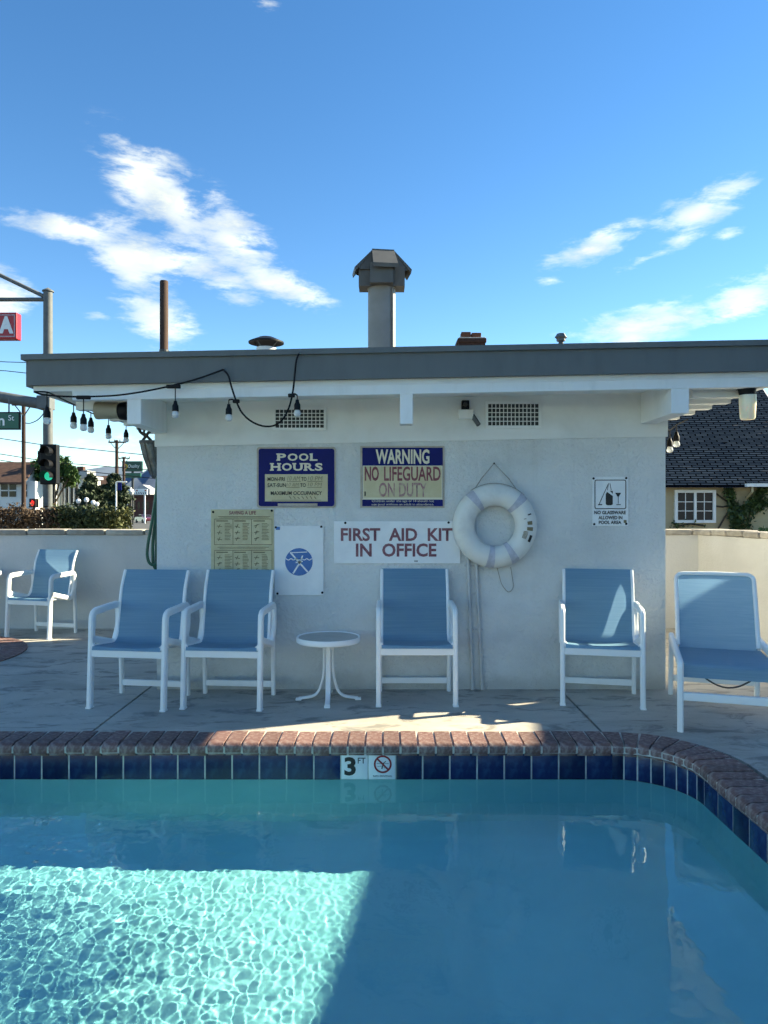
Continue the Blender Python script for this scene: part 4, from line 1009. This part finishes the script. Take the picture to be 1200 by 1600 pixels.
# ------------------------------------------------------------------ neighbouring house at the right
D0 = 18.0; hs_ = thing('neighbour_house', 'cream sided house with dark slate roof beyond the right boundary wall', 'house', (8.6, 20, -.9))
GZ = -.9; ez = at(0, 757, D0).z; hx0, hx1 = 4.2, 10.2; rz_, ry = at(0, 604, 20.85).z, 20.85
MB().box(hx0, hx1, D0 + .12, 23.6, GZ, ez + .05).build('wall', M_siding, hs_)
MB().prism([(D0 + .13, ez), (23.6, ez), (ry, rz_ - .12)], hx1 - .12, hx1 + .02, 'X').build('gable', M_siding, hs_)
ph = .170; k = 0; z_ = GZ + .02
plank = MB(); plank.add([(0, 0, 0), (0, -.028, 0), (0, -.006, ph + .01), (0, 0, ph + .01), (hx1 - hx0, 0, 0), (hx1 - hx0, -.028, 0), (hx1 - hx0, -.006, ph + .01), (hx1 - hx0, 0, ph + .01)], [(0, 1, 2, 3), (7, 6, 5, 4), (0, 4, 5, 1), (1, 5, 6, 2), (2, 6, 7, 3), (3, 7, 4, 0)])
pme = plank.mesh('siding_board', M_siding)
while z_ < ez - .05:
    link('siding_board', pme, hs_, Vector((hx0, D0 + .119, z_)) - Vector((8.6, 20, -.9))); z_ += ph
def slope(mb, y0, z0, y1, z1, x0, x1, t): mb.add([(x0, y0, z0), (x1, y0, z0), (x1, y1, z1), (x0, y1, z1), (x0, y0, z0 - t), (x1, y0, z0 - t), (x1, y1, z1 - t), (x0, y1, z1 - t)], [(0, 1, 2, 3), (7, 6, 5, 4), (0, 1, 5, 4), (1, 2, 6, 5), (2, 3, 7, 6), (3, 0, 4, 7)])
mb = MB(); slope(mb, D0 - .25, ez - .02, ry, rz_, hx0 - .4, 10.68, .06); slope(mb, 23.9, ez - .02, ry + .001, rz_, hx0 - .4, 10.68, .06); rf = mb.build('roof', M_shingle, hs_)
c = at(1131.5, 697, 19.0); mb = MB(); mb.box(c.x - .06, c.x + .06, c.y - .05, c.y + .3, c.z - .05, c.z + .10); mb.build('roof_vent', M_black, hs_)
mb = MB(); mb.prism([(D0 - .26, ez - .02), (D0 - .26, ez - .09), (ry, rz_ - .10), (ry, rz_ - .01)], 10.685, 10.72, 'X'); mb.build('barge_board', M_white, hs_)
x0, x1, z0, z1 = px_rect((1165, 755.5, 1290, 760.5), D0 - .3); MB().box(x0, x1, D0 - .37, D0 - .26, z0, z1).build('gutter', M_white, hs_)
a = at(1167.5, 760, D0 - .05); MB().bar([(a.x, D0 - .3, z0 + .01), (a.x, D0 - .3, z0 - .12), (a.x, D0 + .03, z0 - .30), (a.x, D0 + .03, GZ + .1)], .05, .05).build('downpipe', M_siding, hs_)
# window with two sashes and glazing bars
x0, x1, z0, z1 = px_rect((1054, 765.5, 1118, 817), D0 + .06); yw = D0 + .085
fr = MB(); w = .07
fr.box(x0, x1, yw - .06, yw + .03, z0, z0 + w); fr.box(x0, x1, yw - .06, yw + .03, z1 - w, z1); fr.box(x0, x0 + w, yw - .058, yw + .03, z0 + w, z1 - w); fr.box(x1 - w, x1, yw - .058, yw + .03, z0 + w, z1 - w)
wi = fr.build('window', M_white, hs_); xm = (x0 + x1) / 2
MB().box(xm - .03, xm + .03, yw - .05, yw + .02, z0 + w, z1 - w).build('mullion', M_white, wi)
for xa_, xb2 in ((x0 + w, xm - .03), (xm + .03, x1 - w)):
    MB().box(xa_, xb2, yw - .012, yw + .0, z0 + w, z1 - w).build('pane', M_window, wi)
    gb = MB(); gb.box((xa_ + xb2) / 2 - .009, (xa_ + xb2) / 2 + .009, yw - .022, yw - .013, z0 + w, z1 - w)
    for q_ in (1, 2): zz = z0 + w + (z1 - z0 - 2 * w) * q_ / 3; gb.box(xa_, xb2, yw - .0235, yw - .0145, zz - .009, zz + .009)
    gb.build('glazing_bars', M_white, wi)
# ivy climbing the wall
iv = thing('climbing_ivy', 'dark ivy climbing the cream house wall beside the window', 'ivy', (at(1150, 0, D0).x, D0, -.9))
stems = [[(1150, 830), (1147, 800), (1142, 775), (1137, 758)], [(1152, 830), (1160, 800), (1170, 790), (1185, 775), (1195, 762)], [(1165, 830), (1172, 800), (1188, 790), (1205, 782)], [(1122, 826), (1136, 802), (1145, 790)], [(1052, 818), (1062, 822), (1078, 818), (1102, 822)], [(1118, 770), (1128, 778), (1138, 785)], [(1119, 791), (1130, 792), (1140, 790)]]
ivs = MB()
for s_ in stems: ivs.tube([at(*p, D0 + .05) for p in s_], .022, 5)
ivs.build('stems', M_bark, iv)
def ivy_pos():
    s_ = random.choice(stems[:3] + stems[:2] + [[(1150, 815), (1147, 790)], [(1165, 800), (1190, 785)]] + ([stems[4]] if random.random() < .12 else [])); i = random.randrange(len(s_) - 1); u = random.random()
    x_ = s_[i][0] * (1 - u) + s_[i + 1][0] * u; y_ = s_[i][1] * (1 - u) + s_[i + 1][1] * u
    return tuple(at(x_ + random.gauss(0, 4.2), y_ + random.gauss(0, 4), D0 + random.uniform(-.10, .07)))
leaves(2600, ivy_pos, .05, 'leaf_cover', M_ivy, iv)
def low_pos(): return (random.uniform(8.9, 11), D0 - random.uniform(.3, .9), random.uniform(.3, .92) - .1 * random.random())
gr_ = thing('green_shrub', 'bright green shrub peeping over the right boundary wall', 'shrub', (9.8, D0 - .6, -.9))
leaves(1500, low_pos, .06, 'leaf_mass', M_leafgreen, gr_)
MB().tube([(9.8, D0 - .6, -.9), (9.8, D0 - .6, .5)], .03, 6).build('stem', M_bark, gr_)

# ================================================================== THE STREET AT THE LEFT
# hedges right behind the wall
def hedge(label, x0, x1, y0, y1, ztop, m, n, seed):
    h = thing('hedge', label, 'hedge', ((x0 + x1) / 2, (y0 + y1) / 2, -.9), 0, 'hedges behind the left wall')
    rs = random.Random(seed)
    bumps = [(rs.uniform(x0, x1), rs.uniform(.15, .4), rs.uniform(-.07, .07)) for _ in range(max(3, int((x1 - x0) * 5)))]
    def f():
        x_ = rs.uniform(x0, x1); top = ztop + sum(a * math.exp(-((x_ - c_) / w_) ** 2) for c_, w_, a in bumps) * .7
        z = top - abs(rs.gauss(0, .28)) if rs.random() < .7 else rs.uniform(.2, top)
        y = y0 + abs(rs.gauss(0, .18)) if rs.random() < .6 else rs.uniform(y0, y1)
        return x_ + rs.gauss(0, .03), y, z + (rs.random() ** 8) * .08
    leaves(n, f, .026, 'foliage', m, h)
    st_ = MB()
    for k in range(8): xx_ = x0 + (x1 - x0) * (k + .5) / 8; st_.tube([(xx_, (y0 + y1) / 2, -.9), (xx_ + rs.uniform(-.1, .1), (y0 + y1) / 2, ztop - .35)], .018, 5)
    st_.build('stems', M_bark, h)
hedge('brownish hedge at far left behind the boundary wall', -6.2, -4.0, 9.0, 9.7, 1.33, M_leafbrown, 12000, 1)
hedge('dark green hedge in the middle behind the left boundary wall', -4.12, -3.52, 9.05, 9.7, 1.32, M_leafdark, 6000, 2)
hedge('olive hedge end nearest the pool house behind the left wall', -3.62, -3.27, 9.1, 9.6, 1.35, M_leafolive, 3400, 3)
# signal pole
D = 20.0; c = at(75, 0, D)
sp_ = thing('signal_pole', 'grey traffic signal pole with mast arms at far left', 'traffic pole', (c.x, D, -.9))
zt = at(0, 456, D).z
MB().lathe([(.135, -.9), (.118, zt), (.15, zt), (.15, zt + .03), (.0, zt + .12)], (c.x, D, 0), 16).build('shaft', M_galv, sp_, True)
MB().tube([at(-120, 468, D), at(73, 468, D)], .055, 10).build('luminaire_arm', M_galv, sp_, True); MB().tube([at(-120, 372, D), at(75, 466, D)], .055, 10).build('brace_arm', M_galv, sp_, True)
a, b = at(70, 632, D), at(-200, 586, D)
mb = MB(); mb.sweep([a, b], [(.15 * math.cos(i * math.pi / 6), .15 * math.sin(i * math.pi / 6)) for i in range(12)], (0, 1, 0)); mb.build('mast_arm', M_galv, sp_, True)
x0, x1, z0, z1 = px_rect((61, 619, 82, 640), D); MB().rbox(x0, x1, D - .17, D + .17, z0, z1, .02).build('arm_clamp', M_galv, sp_)
# signal head with three lenses
sg = thing('traffic_signal', 'black three lens traffic signal showing green on the pole', 'traffic light', at(77, 758, D - .35))
yv = D - .35; x0, x1, z0, z1 = px_rect((64.5, 694.5, 91, 757), yv)
MB().rbox(x0, x1, yv - .1, yv + .12, z0, z1, .03).build('housing', M_black, sg)
for k, yy in enumerate((706, 726, 744)):
    cc = at(76, yy, yv - .11)
    MB().lathe([(0, -.004), (.11, -.003), (.115, .0)], (cc.x, cc.y, cc.z), 20, 'Y').build('lens', (M_red, M_floodbeige, M_green_on)[k] if k == 2 else M_dark, sg, True)
    MB().lathe([(.125, 0), (.135, -.26)], (cc.x, cc.y, cc.z), 16, 'Y', R(-20), R(200)).build('visor', M_black, sg, True)
x0, x1, z0, z1 = px_rect((61.5, 705, 66, 725), yv + .1); MB().box(x0, x1, yv + .0, yv + .18, z0, z1).build('mounting', M_black, sg)
MB().tube([at(84, 757, yv + .1), at(84, 800, yv + .1)], .03, 8).build('drop_pipe', M_black, sg)
pd = thing('pedestrian_signal', 'pedestrian signal with a red hand behind the hedge', 'traffic light', at(50, 797, 19.5))
x0, x1, z0, z1 = px_rect((45, 779, 55.5, 793), 19.5); MB().rbox(x0, x1, 19.5, 19.7, z0, z1, .02).build('housing', M_black, pd); x0, x1, z0, z1 = px_rect((47.5, 781, 53, 790.5), 19.49)
hand = [(x0, z0 + .05), (x0 + .03, z0), (x1 - .02, z0), (x1, z0 + .07), (x1, z1 - .04), (x1 - .03, z1 - .02), (x1 - .05, z1), (x0 + .04, z1 - .01), (x0 + .02, z1 - .05), (x0, z0 + .09)]
MB().prism(hand, 19.485, 19.499).build('lit_hand', M_red_on, pd)
# street name sign hanging from the mast arm
D = 19.6; ss = thing('street_sign', 'green street name sign ending in n St', 'street sign', at(10, 672, D))
x0, x1, z0, z1 = px_rect((-70, 643.5, 32, 671.5), D); MB().rbox(x0, x1, D, D + .05, z0, z1, .01).build('frame', M_black, ss)
x0, x1, z0, z1 = px_rect((-68, 645.5, 29, 669.5), D - .004); MB().add([(x0, D - .004, z0), (x1, D - .004, z0), (x1, D - .004, z1), (x0, D - .004, z1)], [(0, 1, 2, 3)]).build('green_face', M_signgreen, ss)
lettering(ss, 'n', (-3, 653.5, 7, 665), D - .008, M_signwhite, bold=.02); lettering(ss, 'St', (13, 648.5, 22, 657), D - .008, M_signwhite)
MB().tube([at(14, 620, D), at(14, 644, D + .02)], .02, 6).build('hanger', M_galv, ss); MB().tube([at(-60, 606, D), at(-60, 644, D + .02)], .02, 6).build('hanger', M_galv, ss)
# red sign with a white A
D = 30.; rs_ = thing('red_sign', 'red box sign with a white letter A at the left edge', 'sign', at(-20, 800, D))
x0, x1, z0, z1 = px_rect((-75, 488, 26, 529.5), D); MB().rbox(x0, x1, D, D + .4, z0, z1, .03).build('cabinet', M_signalred, rs_)
x0, x1, z0, z1 = px_rect((-72, 491.5, 23, 526), D - .01); mb = MB(); w = .03
for q_ in ((x0, x1, z0, z0 + w), (x0, x1, z1 - w, z1), (x0, x0 + w, z0 + w, z1 - w), (x1 - w, x1, z0 + w, z1 - w)): mb.add([(q_[0], D - .01, q_[2]), (q_[1], D - .01, q_[2]), (q_[1], D - .01, q_[3]), (q_[0], D - .01, q_[3])], [(0, 1, 2, 3)])
mb.build('outline', M_strap, rs_); lettering(rs_, 'A', (-2, 494, 21, 521), D - .012, M_signwhite, bold=.06)
MB().box(at(-40, 0, D).x - .15, at(-40, 0, D).x + .15, D + .05, D + .35, -.9, z0 + .1).build('sign_post', M_galv, rs_)
# utility poles and wires
def upole(label, x_, ytop, D, r, arms):
    c = at(x_, ytop, D); t = thing('utility_pole', label, 'pole', (c.x, D, -.9), 0, 'utility poles along the street')
    MB().lathe([(r * 1.25, -.9), (r, c.z), (0, c.z + .05)], (c.x, D, 0), 10).build('shaft', M_wood, t, True)
    for (xa_, xb2, yy) in arms:
        a, b = at(xa_, yy, D - .15), at(xb2, yy, D - .15); MB().bar([a, b], .14, .14, side=(0, 1, 0)).build('crossarm', M_wood, t)
        m_ = at(x_, yy + 12 * 70 / D, D - .15)
        for e_ in (a, b): MB().tube([m_, e_.lerp(m_, .18) + Vector((0, 0, (e_.z - m_.z) * .18))], .035, 5).build('brace', M_dark, t)
        for u in (.04, .35, .65, .96): p = a.lerp(b, u); MB().lathe([(0, 0), (.05, 0), (.05, .16), (0, .2)], p + Vector((0, 0, .07)), 8).build('insulator', M_dark, t)
upole('nearest wooden utility pole, left of the traffic signal', 37, 628, 45, .11, [(19, 52, 632)])
upole('wooden utility pole with crossarm beside the dark conifer', 182.5, 688, 70, .15, [(169.5, 197, 691)])
upole('farthest wooden utility pole, by the green hotel sign', 193.5, 714, 95, .16, [(184, 203, 716)])
MB0 = [((-40, 679), (60, 694), (245, 712.5), 40, 'upper'), ((-40, 703), (80, 722), (245, 735), 60, 'middle'), ((-40, 713), (80, 731), (245, 748), 75, 'lower'), ((-40, 563), (10, 565.5), (60, 567), 26, 'roof height'), ((-40, 577), (10, 579.5), (60, 585), 28, 'second roof height')]
for a, b, c, D, nm in MB0:
    o = MB().tube([at(*a, D), at(*b, D), at(*c, D)] if False else [at(*a, D).lerp(at(*b, D), u) if u <= 1 else at(*b, D).lerp(at(*c, D), u - 1) for u in (0, .5, 1, 1.5, 2)], .022 * D / 40, 5).build('overhead_wire', M_black)
    tag(o, nm + ' overhead wire crossing the sky at far left', 'wire', 'overhead wires')
# trees
def tree(label, x_, ybot, D, crowns, trunk_r, m, n, leaf, conifer=False):
    c = at(x_, ybot, D); t = thing('conifer_tree' if conifer else 'leafy_tree', label, 'tree', (c.x, D, -.9))
    k = D / FPX; top = max(EYE + (CY - q_[1]) * k for q_ in crowns)
    mb = MB(); mb.tube([(c.x, D, -.9), (c.x + .1, D, top * .35), (c.x, D + .1, top * .75)], trunk_r, 7)
    for q_ in crowns[:6]: mb.tube([(c.x, D, top * .3), tuple(at(q_[0], q_[1], D))], trunk_r * .4, 5)
    mb.build('trunk', M_bark, t)
    cl = []
    for (cx_, cy_, rx, ry_) in crowns:
        for _ in range(9):
            a, rr = random.uniform(0, 6.28), math.sqrt(random.random()); cl.append((cx_ + rx * rr * math.cos(a), cy_ + ry_ * rr * math.sin(a), random.uniform(.16, .34) * min(rx, ry_), random.uniform(-1, 1) * rx * k))
    def f():
        q_ = random.choice(cl); p = at(q_[0] + random.gauss(0, 1) * q_[2], q_[1] + random.gauss(0, 1) * q_[2] * .8, D)
        return p.x, D + q_[3] + random.gauss(0, q_[2] * k), p.z
    leaves(n, f, leaf, 'crown', m, t)
tree('round green tree behind the traffic signal', 82, 790, 62, [(65, 735, 16, 14), (97, 738, 17, 18), (110, 742, 10, 12), (80, 728, 14, 9), (60, 768, 11, 12)], .2, M_leafgreen, 7000, .22)
def conifer(label, x_, w, ytop, ybot, D, m, n):
    c = at(x_, ybot, D); t = thing('conifer_tree', label, 'tree', (c.x, D, -.9)); zt_ = at(0, ytop, D).z; k = D / FPX
    MB().tube([(c.x, D, -.9), (c.x, D, zt_ * .9)], .14, 7).build('trunk', M_bark, t)
    sp2 = [random.uniform(.7, 1.2) for _ in range(14)]
    def f():
        u = random.random() ** .8; a = random.uniform(0, 6.28); lob = sp2[int(a * 14 / 6.29)] * (.75 + .35 * math.sin(u * 34 + a * 2))
        r_ = (w / 2 * k) * min(1, (1 - u) * 2.6 + .22) * lob * math.sqrt(random.uniform(.3, 1))
        return c.x + r_ * math.cos(a), D + r_ * math.sin(a), -.9 + (zt_ + .9) * (.08 + .95 * u) + random.gauss(0, .08)
    leaves(n, f, .14, 'crown', m, t)
conifer('dark bushy conifer left of the wooden utility pole', 142, 42, 748, 800, 50, M_leafdark, 11000)
conifer('tall dark conifer around the wooden utility pole', 179, 50, 746, 800, 58, M_leafdark, 15000)
# buildings across the street
D = 60.; k_ = D / FPX
bh = thing('white_house', 'white house with brown roof at far left across the street', 'house', (at(10, 0, D).x, D, -.9))
x0, x1 = at(-60, 0, D).x, at(55, 0, D).x; ez = at(0, 752, D).z; tz = at(0, 723, D + 3).z
MB().box(x0, x1, D, D + 4, -.9, ez).build('wall', M_render, bh); mb = MB(); slope(mb, D - .6, ez - .1, D + 2, tz, x0 - .5, at(43, 0, D).x, .15); slope(mb, D + 4.6, ez - .1, D + 2.01, tz, x0 - .5, at(43, 0, D).x, .15); mb.build('roof', M_brownroof, bh)
MB().prism([(D, ez), (D + 4, ez), (D + 2, tz - .2)], at(43, 0, D).x - .4, at(43, 0, D).x - .15, 'X').build('gable', M_render, bh)
for xa_, xb2 in ((2, 12), (15, 25), (34, 42)):
    p0, p1_, q0, q1 = px_rect((xa_, 757, xb2, 776), D - .02); w_ = MB().box(p0, p1_, D - .06, D + .02, q0, q1).build('window', M_window, bh); MB().box(p0 - .05, p1_ + .05, D - .08, D - .061, (q0 + q1) / 2 - .05, (q0 + q1) / 2 + .05).build('sash_rail', M_render, w_)
D = 66.; ch = thing('white_hall', 'sunlit white hall with tall narrow windows behind the traffic signal', 'building', (at(118, 0, D).x, D, -.9))
x0, x1 = at(52, 0, D).x, at(140, 0, D).x; zt_ = at(0, 748, D).z
MB().box(x0, x1, D, D + 2.5, -.9, zt_).build('wall', M_render, ch); MB().box(x0 - .2, x1 + .2, D - .2, D + 2.7, zt_, zt_ + .25).build('parapet', M_greyrender, ch)
for xa_ in (98, 104, 111, 118, 128):
    p0, p1_, q0, q1 = px_rect((xa_, 757, xa_ + 3.2, 787), D); MB().box(p0, p1_, D - .03, D + .1, q0, q1).build('window', M_window, ch)
for xa_ in (88, 93.5, 101.5, 108.5, 116, 124): p0 = at(xa_, 0, D).x; MB().box(p0, p0 + .09, D - .25, D, -.9, zt_ - .05).build('pilaster', M_render, ch)
D = 82.; gb_ = thing('grey_gabled_building', 'grey gabled building with chimney and brown roof behind the hall', 'building', (at(140, 0, D).x, D, -.9))
x0, xm, x1 = at(114, 0, D).x, at(136, 0, D).x, at(170, 0, D).x; z1 = at(0, 735, D).z; z2 = at(0, 742, D).z; z3 = at(0, 762, D).z
MB().prism([(x0, -.9), (xm, -.9), (xm, z1), (x0 + .8, z1), (x0, z1 - 1.5)], D, D + 2.5).build('tower_wall', M_greyrender, gb_)
MB().box(xm + .002, x1, D + .6, D + 2.5, -.9, z3).build('wall', M_greyrender, gb_); mb = MB(); slope(mb, D + .2, z3 - .05, D + 2.4, z2, xm + .01, x1 + .3, .2); mb.build('roof', M_brownroof, gb_)
p = at(125, 735, D + 1); MB().box(p.x - .35, p.x + .35, D + 1, D + 1.7, z1 - .2, at(0, 728, D).z).build('chimney', M_brickdark, gb_)
for xa_ in (142, 150, 158): p0, p1_, q0, q1 = px_rect((xa_, 768, xa_ + 4, 780), D + .6); MB().box(p0, p1_, D + .55, D + .65, q0, q1).build('window', M_window, gb_)
D = 175.; fb_ = thing('dark_shop', 'dark red shop building with small gable at the end of the street', 'building', (at(222, 0, D).x, D, -.9)); k_ = D / FPX
x0, x1 = at(200, 0, D).x, at(262, 0, D).x; zt_ = at(0, 776, D).z; M_shopred = mat('shop_red', (.09, .03, .025), .8)
MB().box(x0, x1, D, D + 14, -.9, zt_).build('wall', M_shopred, fb_); MB().box(x0 - .5, x1 + .5, D - .8, D + 14.5, zt_, zt_ + .5).build('roof_edge', M_brownroof, fb_)
p0, p1_ = at(209, 0, D).x, at(232, 0, D).x; MB().prism([(p0, zt_ + .5), (p1_, zt_ + .5), (p1_, at(0, 764, D).z), ((p0 + p1_) / 2, at(0, 757, D).z), (p0, at(0, 764, D).z)], D + 1, D + 6).build('gable_block', M_greyrender, fb_)
p0, p1_, q0, q1 = px_rect((214, 764, 228, 771), D + .9); MB().box(p0, p1_, D + .8, D + .99, q0, q1).build('gable_window', M_render, fb_)
for xa_ in (208, 215, 222, 229): p0, p1_, q0, q1 = px_rect((xa_, 784, xa_ + 4, 796), D); MB().box(p0, p1_, D - .08, D + .1, q0, q1).build('window', M_window, fb_)
# hotel sign
D = 110.; hg = thing('hotel_sign', 'dark green hotel sign on a pole down the street', 'sign', (at(206.5, 0, D).x, D, -.9))
x0, x1, z0, z1 = px_rect((190.5, 720.5, 222, 736.5), D); MB().rbox(x0, x1, D, D + .5, z0, z1, .05).build('cabinet', M_hotelgreen, hg)
lettering(hg, 'Quality', (200, 725.5, 218, 732.5), D - .02, M_signwhite, font_shear=.2); c = at(195.5, 729, D - .02); MB().lathe([(.24, 0), (.38, 0)], (c.x, D - .02, c.z), 20, 'Y').build('emblem', mat('emblem_yellow', (.7, .45, .02), .5), hg)
x0, x1, z0, z1 = px_rect((195, 739, 219.5, 746.5), D); MB().rbox(x0, x1, D + .05, D + .4, z0, z1, .03).build('lower_panel', M_signgreen, hg); lettering(hg, 'WELCOME', (199, 741.3, 216, 744.3), D + .03, M_signwhite) if False else None
MB().box(at(206.5, 0, D).x - .15, at(206.5, 0, D).x + .15, D + .1, D + .35, -.9, at(0, 721, D).z).build('sign_pole', M_dark, hg)
D = 120.; wg = thing('white_sign', 'small white sign on a white post down the street', 'sign', (at(225.5, 0, D).x, D, -.9))
x0, x1, z0, z1 = px_rect((210.5, 764.5, 230, 773), D); MB().rbox(x0, x1, D, D + .3, z0, z1, .04).build('board', M_signwhite, wg); lines(wg, [(212.5, 766.5, 215, 766.5, 2), (226, 766.5, 228.5, 766.5, 2)], D - .02, M_red, 'red_marks'); lines(wg, [(213 + i * 3.4, 769, 214.2 + i * 3.4, 772, 1.2) for i in range(5)], D - .02, M_ink, 'letter_marks')
MB().box(at(225.7, 0, D).x - .1, at(225.7, 0, D).x + .1, D + .05, D + .25, -.9, z0).build('post', M_signwhite, wg)
# lamps
D = 60.; lp = thing('street_lamp', 'street lamp with white globe on a dark post', 'street lamp', (at(204.5, 0, D).x, D, -.9)); c = at(204.5, 768, D)
MB().tube([(c.x, D, -.9), (c.x, D, c.z - .25)], .10, 8).build('post', M_dark, lp, True); MB().lathe([(.10, -.28), (.20, -.20), (.27, 0), (.18, .18), (.08, .22), (.05, .32), (0, .34)], c, 14).build('globe', M_globe, lp, True)
for i, (x_, y_, D, lab) in enumerate(((122.5, 783, 40, 'leftmost small white globe lamp above the hedge'), (135, 781, 40, 'tallest small white globe lamp above the hedge'), (145.5, 785, 42, 'third small white globe lamp from the left above the hedge'), (151.5, 787.5, 44, 'rightmost and lowest small white globe lamp above the hedge'))):
    c = at(x_, y_, D); lp = thing('globe_lamp', lab, 'lamp', (c.x, D, -.9), 0, 'small globe lamps')
    MB().lathe([(0, -.14), (.09, -.11), (.135, 0), (.09, .1), (0, .135)], c, 14).build('globe', M_globe, lp, True); MB().tube([(c.x, D, -.9), (c.x, D, c.z - .12)], .03, 6).build('post', M_dark, lp)
D = 48.; c = at(181.5, 753, D); t = thing('sign_post', 'slim white metal post with a banner arm before the conifer', 'post', (c.x, D, -.9))
MB().tube([(c.x, D, -.9), (c.x, D, c.z)], .05, 8).build('shaft', M_alu, t, True); MB().tube([c, at(198, 753, D)], .04, 6).build('arm', M_alu, t, True); x0, x1, z0, z1 = px_rect((184, 754, 190, 766), D); MB().box(x0, x1, D - .02, D + .02, z0, z1).build('banner', M_navy, t)
# road, kerb line, verge
struct(MB().add([(-26.6, 60, -.888), (-25.3, 60, -.888), (-40, 110, -.888), (-45, 110, -.888)], [(0, 1, 2, 3)]).build('verge', M_grass))
struct(MB().add([(-25.2, 60, -.888), (-24.9, 60, -.888), (-34, 95, -.888), (-39.2, 110, -.888), (-39.8, 110, -.888), (-34.5, 95, -.888)], [(0, 1, 2, 5), (2, 3, 4, 5)]).build('road_marking', M_paint))
# cars
def car(label, loc, rz, m):
    t = thing('parked_car', label, 'car', loc, rz, 'cars down the street')
    prof = [(-2.3, .35), (-2.35, .75), (-2.2, .95), (-1.3, 1.02), (-.6, 1.42), (.7, 1.45), (1.5, 1.0), (2.25, .85), (2.38, .6), (2.3, .32)]
    bm = bmesh.new(); mb = MB(); mb.prism(prof, -.88, .88); bv = mb
    for i, v in enumerate(bv.v):
        if v.z > 1.1: v.y *= .82
    bv.build('body', m, t, True, local=True); bm.free()
    for s_ in (-1, 1):
        MB().prism([(-1.15, 1.02), (-.55, 1.36), (.65, 1.38), (1.25, 1.02)], s_ * .80, s_ * .90 - .02 * s_).build('side_window', M_window, t, local=True)
        for xx_ in (-1.45, 1.45):
            w_ = MB().lathe([(0, -.1), (.31, -.1), (.33, -.06), (.33, .06), (.31, .1), (0, .1)], (xx_, s_ * .82, .32), 18, 'Y').build('wheel', M_rubber, t, True, local=True)
            MB().lathe([(0, -.112), (.19, -.105), (.19, .105), (0, .112)], (xx_, s_ * .82, .32), 14, 'Y').build('rim', M_galv, w_, True, local=True)
        MB().rbox(2.24, 2.36, s_ * .62 - .16, s_ * .62 + .16, .62, .78, .03).build('headlight', M_globe, t, local=True); MB().rbox(-2.34, -2.24, s_ * .66 - .14, s_ * .66 + .14, .68, .86, .03).build('tail_light', M_red, t, local=True)
    MB().add([(1.42, -.66, 1.05), (1.42, .66, 1.05), (.82, .6, 1.42), (.82, -.6, 1.42)], [(0, 1, 2, 3)]).tf(Matrix.Translation((.03, 0, .012))).build('windscreen', M_window, t, local=True)
    MB().add([(-1.28, -.66, 1.04), (-1.28, .66, 1.04), (-.64, .6, 1.41), (-.64, -.6, 1.41)], [(0, 1, 2, 3)]).tf(Matrix.Translation((-.03, 0, .012))).build('rear_window', M_window, t, local=True)
c = at(211, 808, 225); car('silver car crossing the far end of the street', (c.x, 225, -.9), 0, M_silver)
c = at(225.5, 817, 128); car('burgundy car nearer on the street beside the wall corner', (c.x, 128, -.9), R(-52), M_carred)
c = at(200, 806, 200); car('dark car partly hidden behind the silver one', (c.x, 200, -.9), R(10), M_black)
# mountains
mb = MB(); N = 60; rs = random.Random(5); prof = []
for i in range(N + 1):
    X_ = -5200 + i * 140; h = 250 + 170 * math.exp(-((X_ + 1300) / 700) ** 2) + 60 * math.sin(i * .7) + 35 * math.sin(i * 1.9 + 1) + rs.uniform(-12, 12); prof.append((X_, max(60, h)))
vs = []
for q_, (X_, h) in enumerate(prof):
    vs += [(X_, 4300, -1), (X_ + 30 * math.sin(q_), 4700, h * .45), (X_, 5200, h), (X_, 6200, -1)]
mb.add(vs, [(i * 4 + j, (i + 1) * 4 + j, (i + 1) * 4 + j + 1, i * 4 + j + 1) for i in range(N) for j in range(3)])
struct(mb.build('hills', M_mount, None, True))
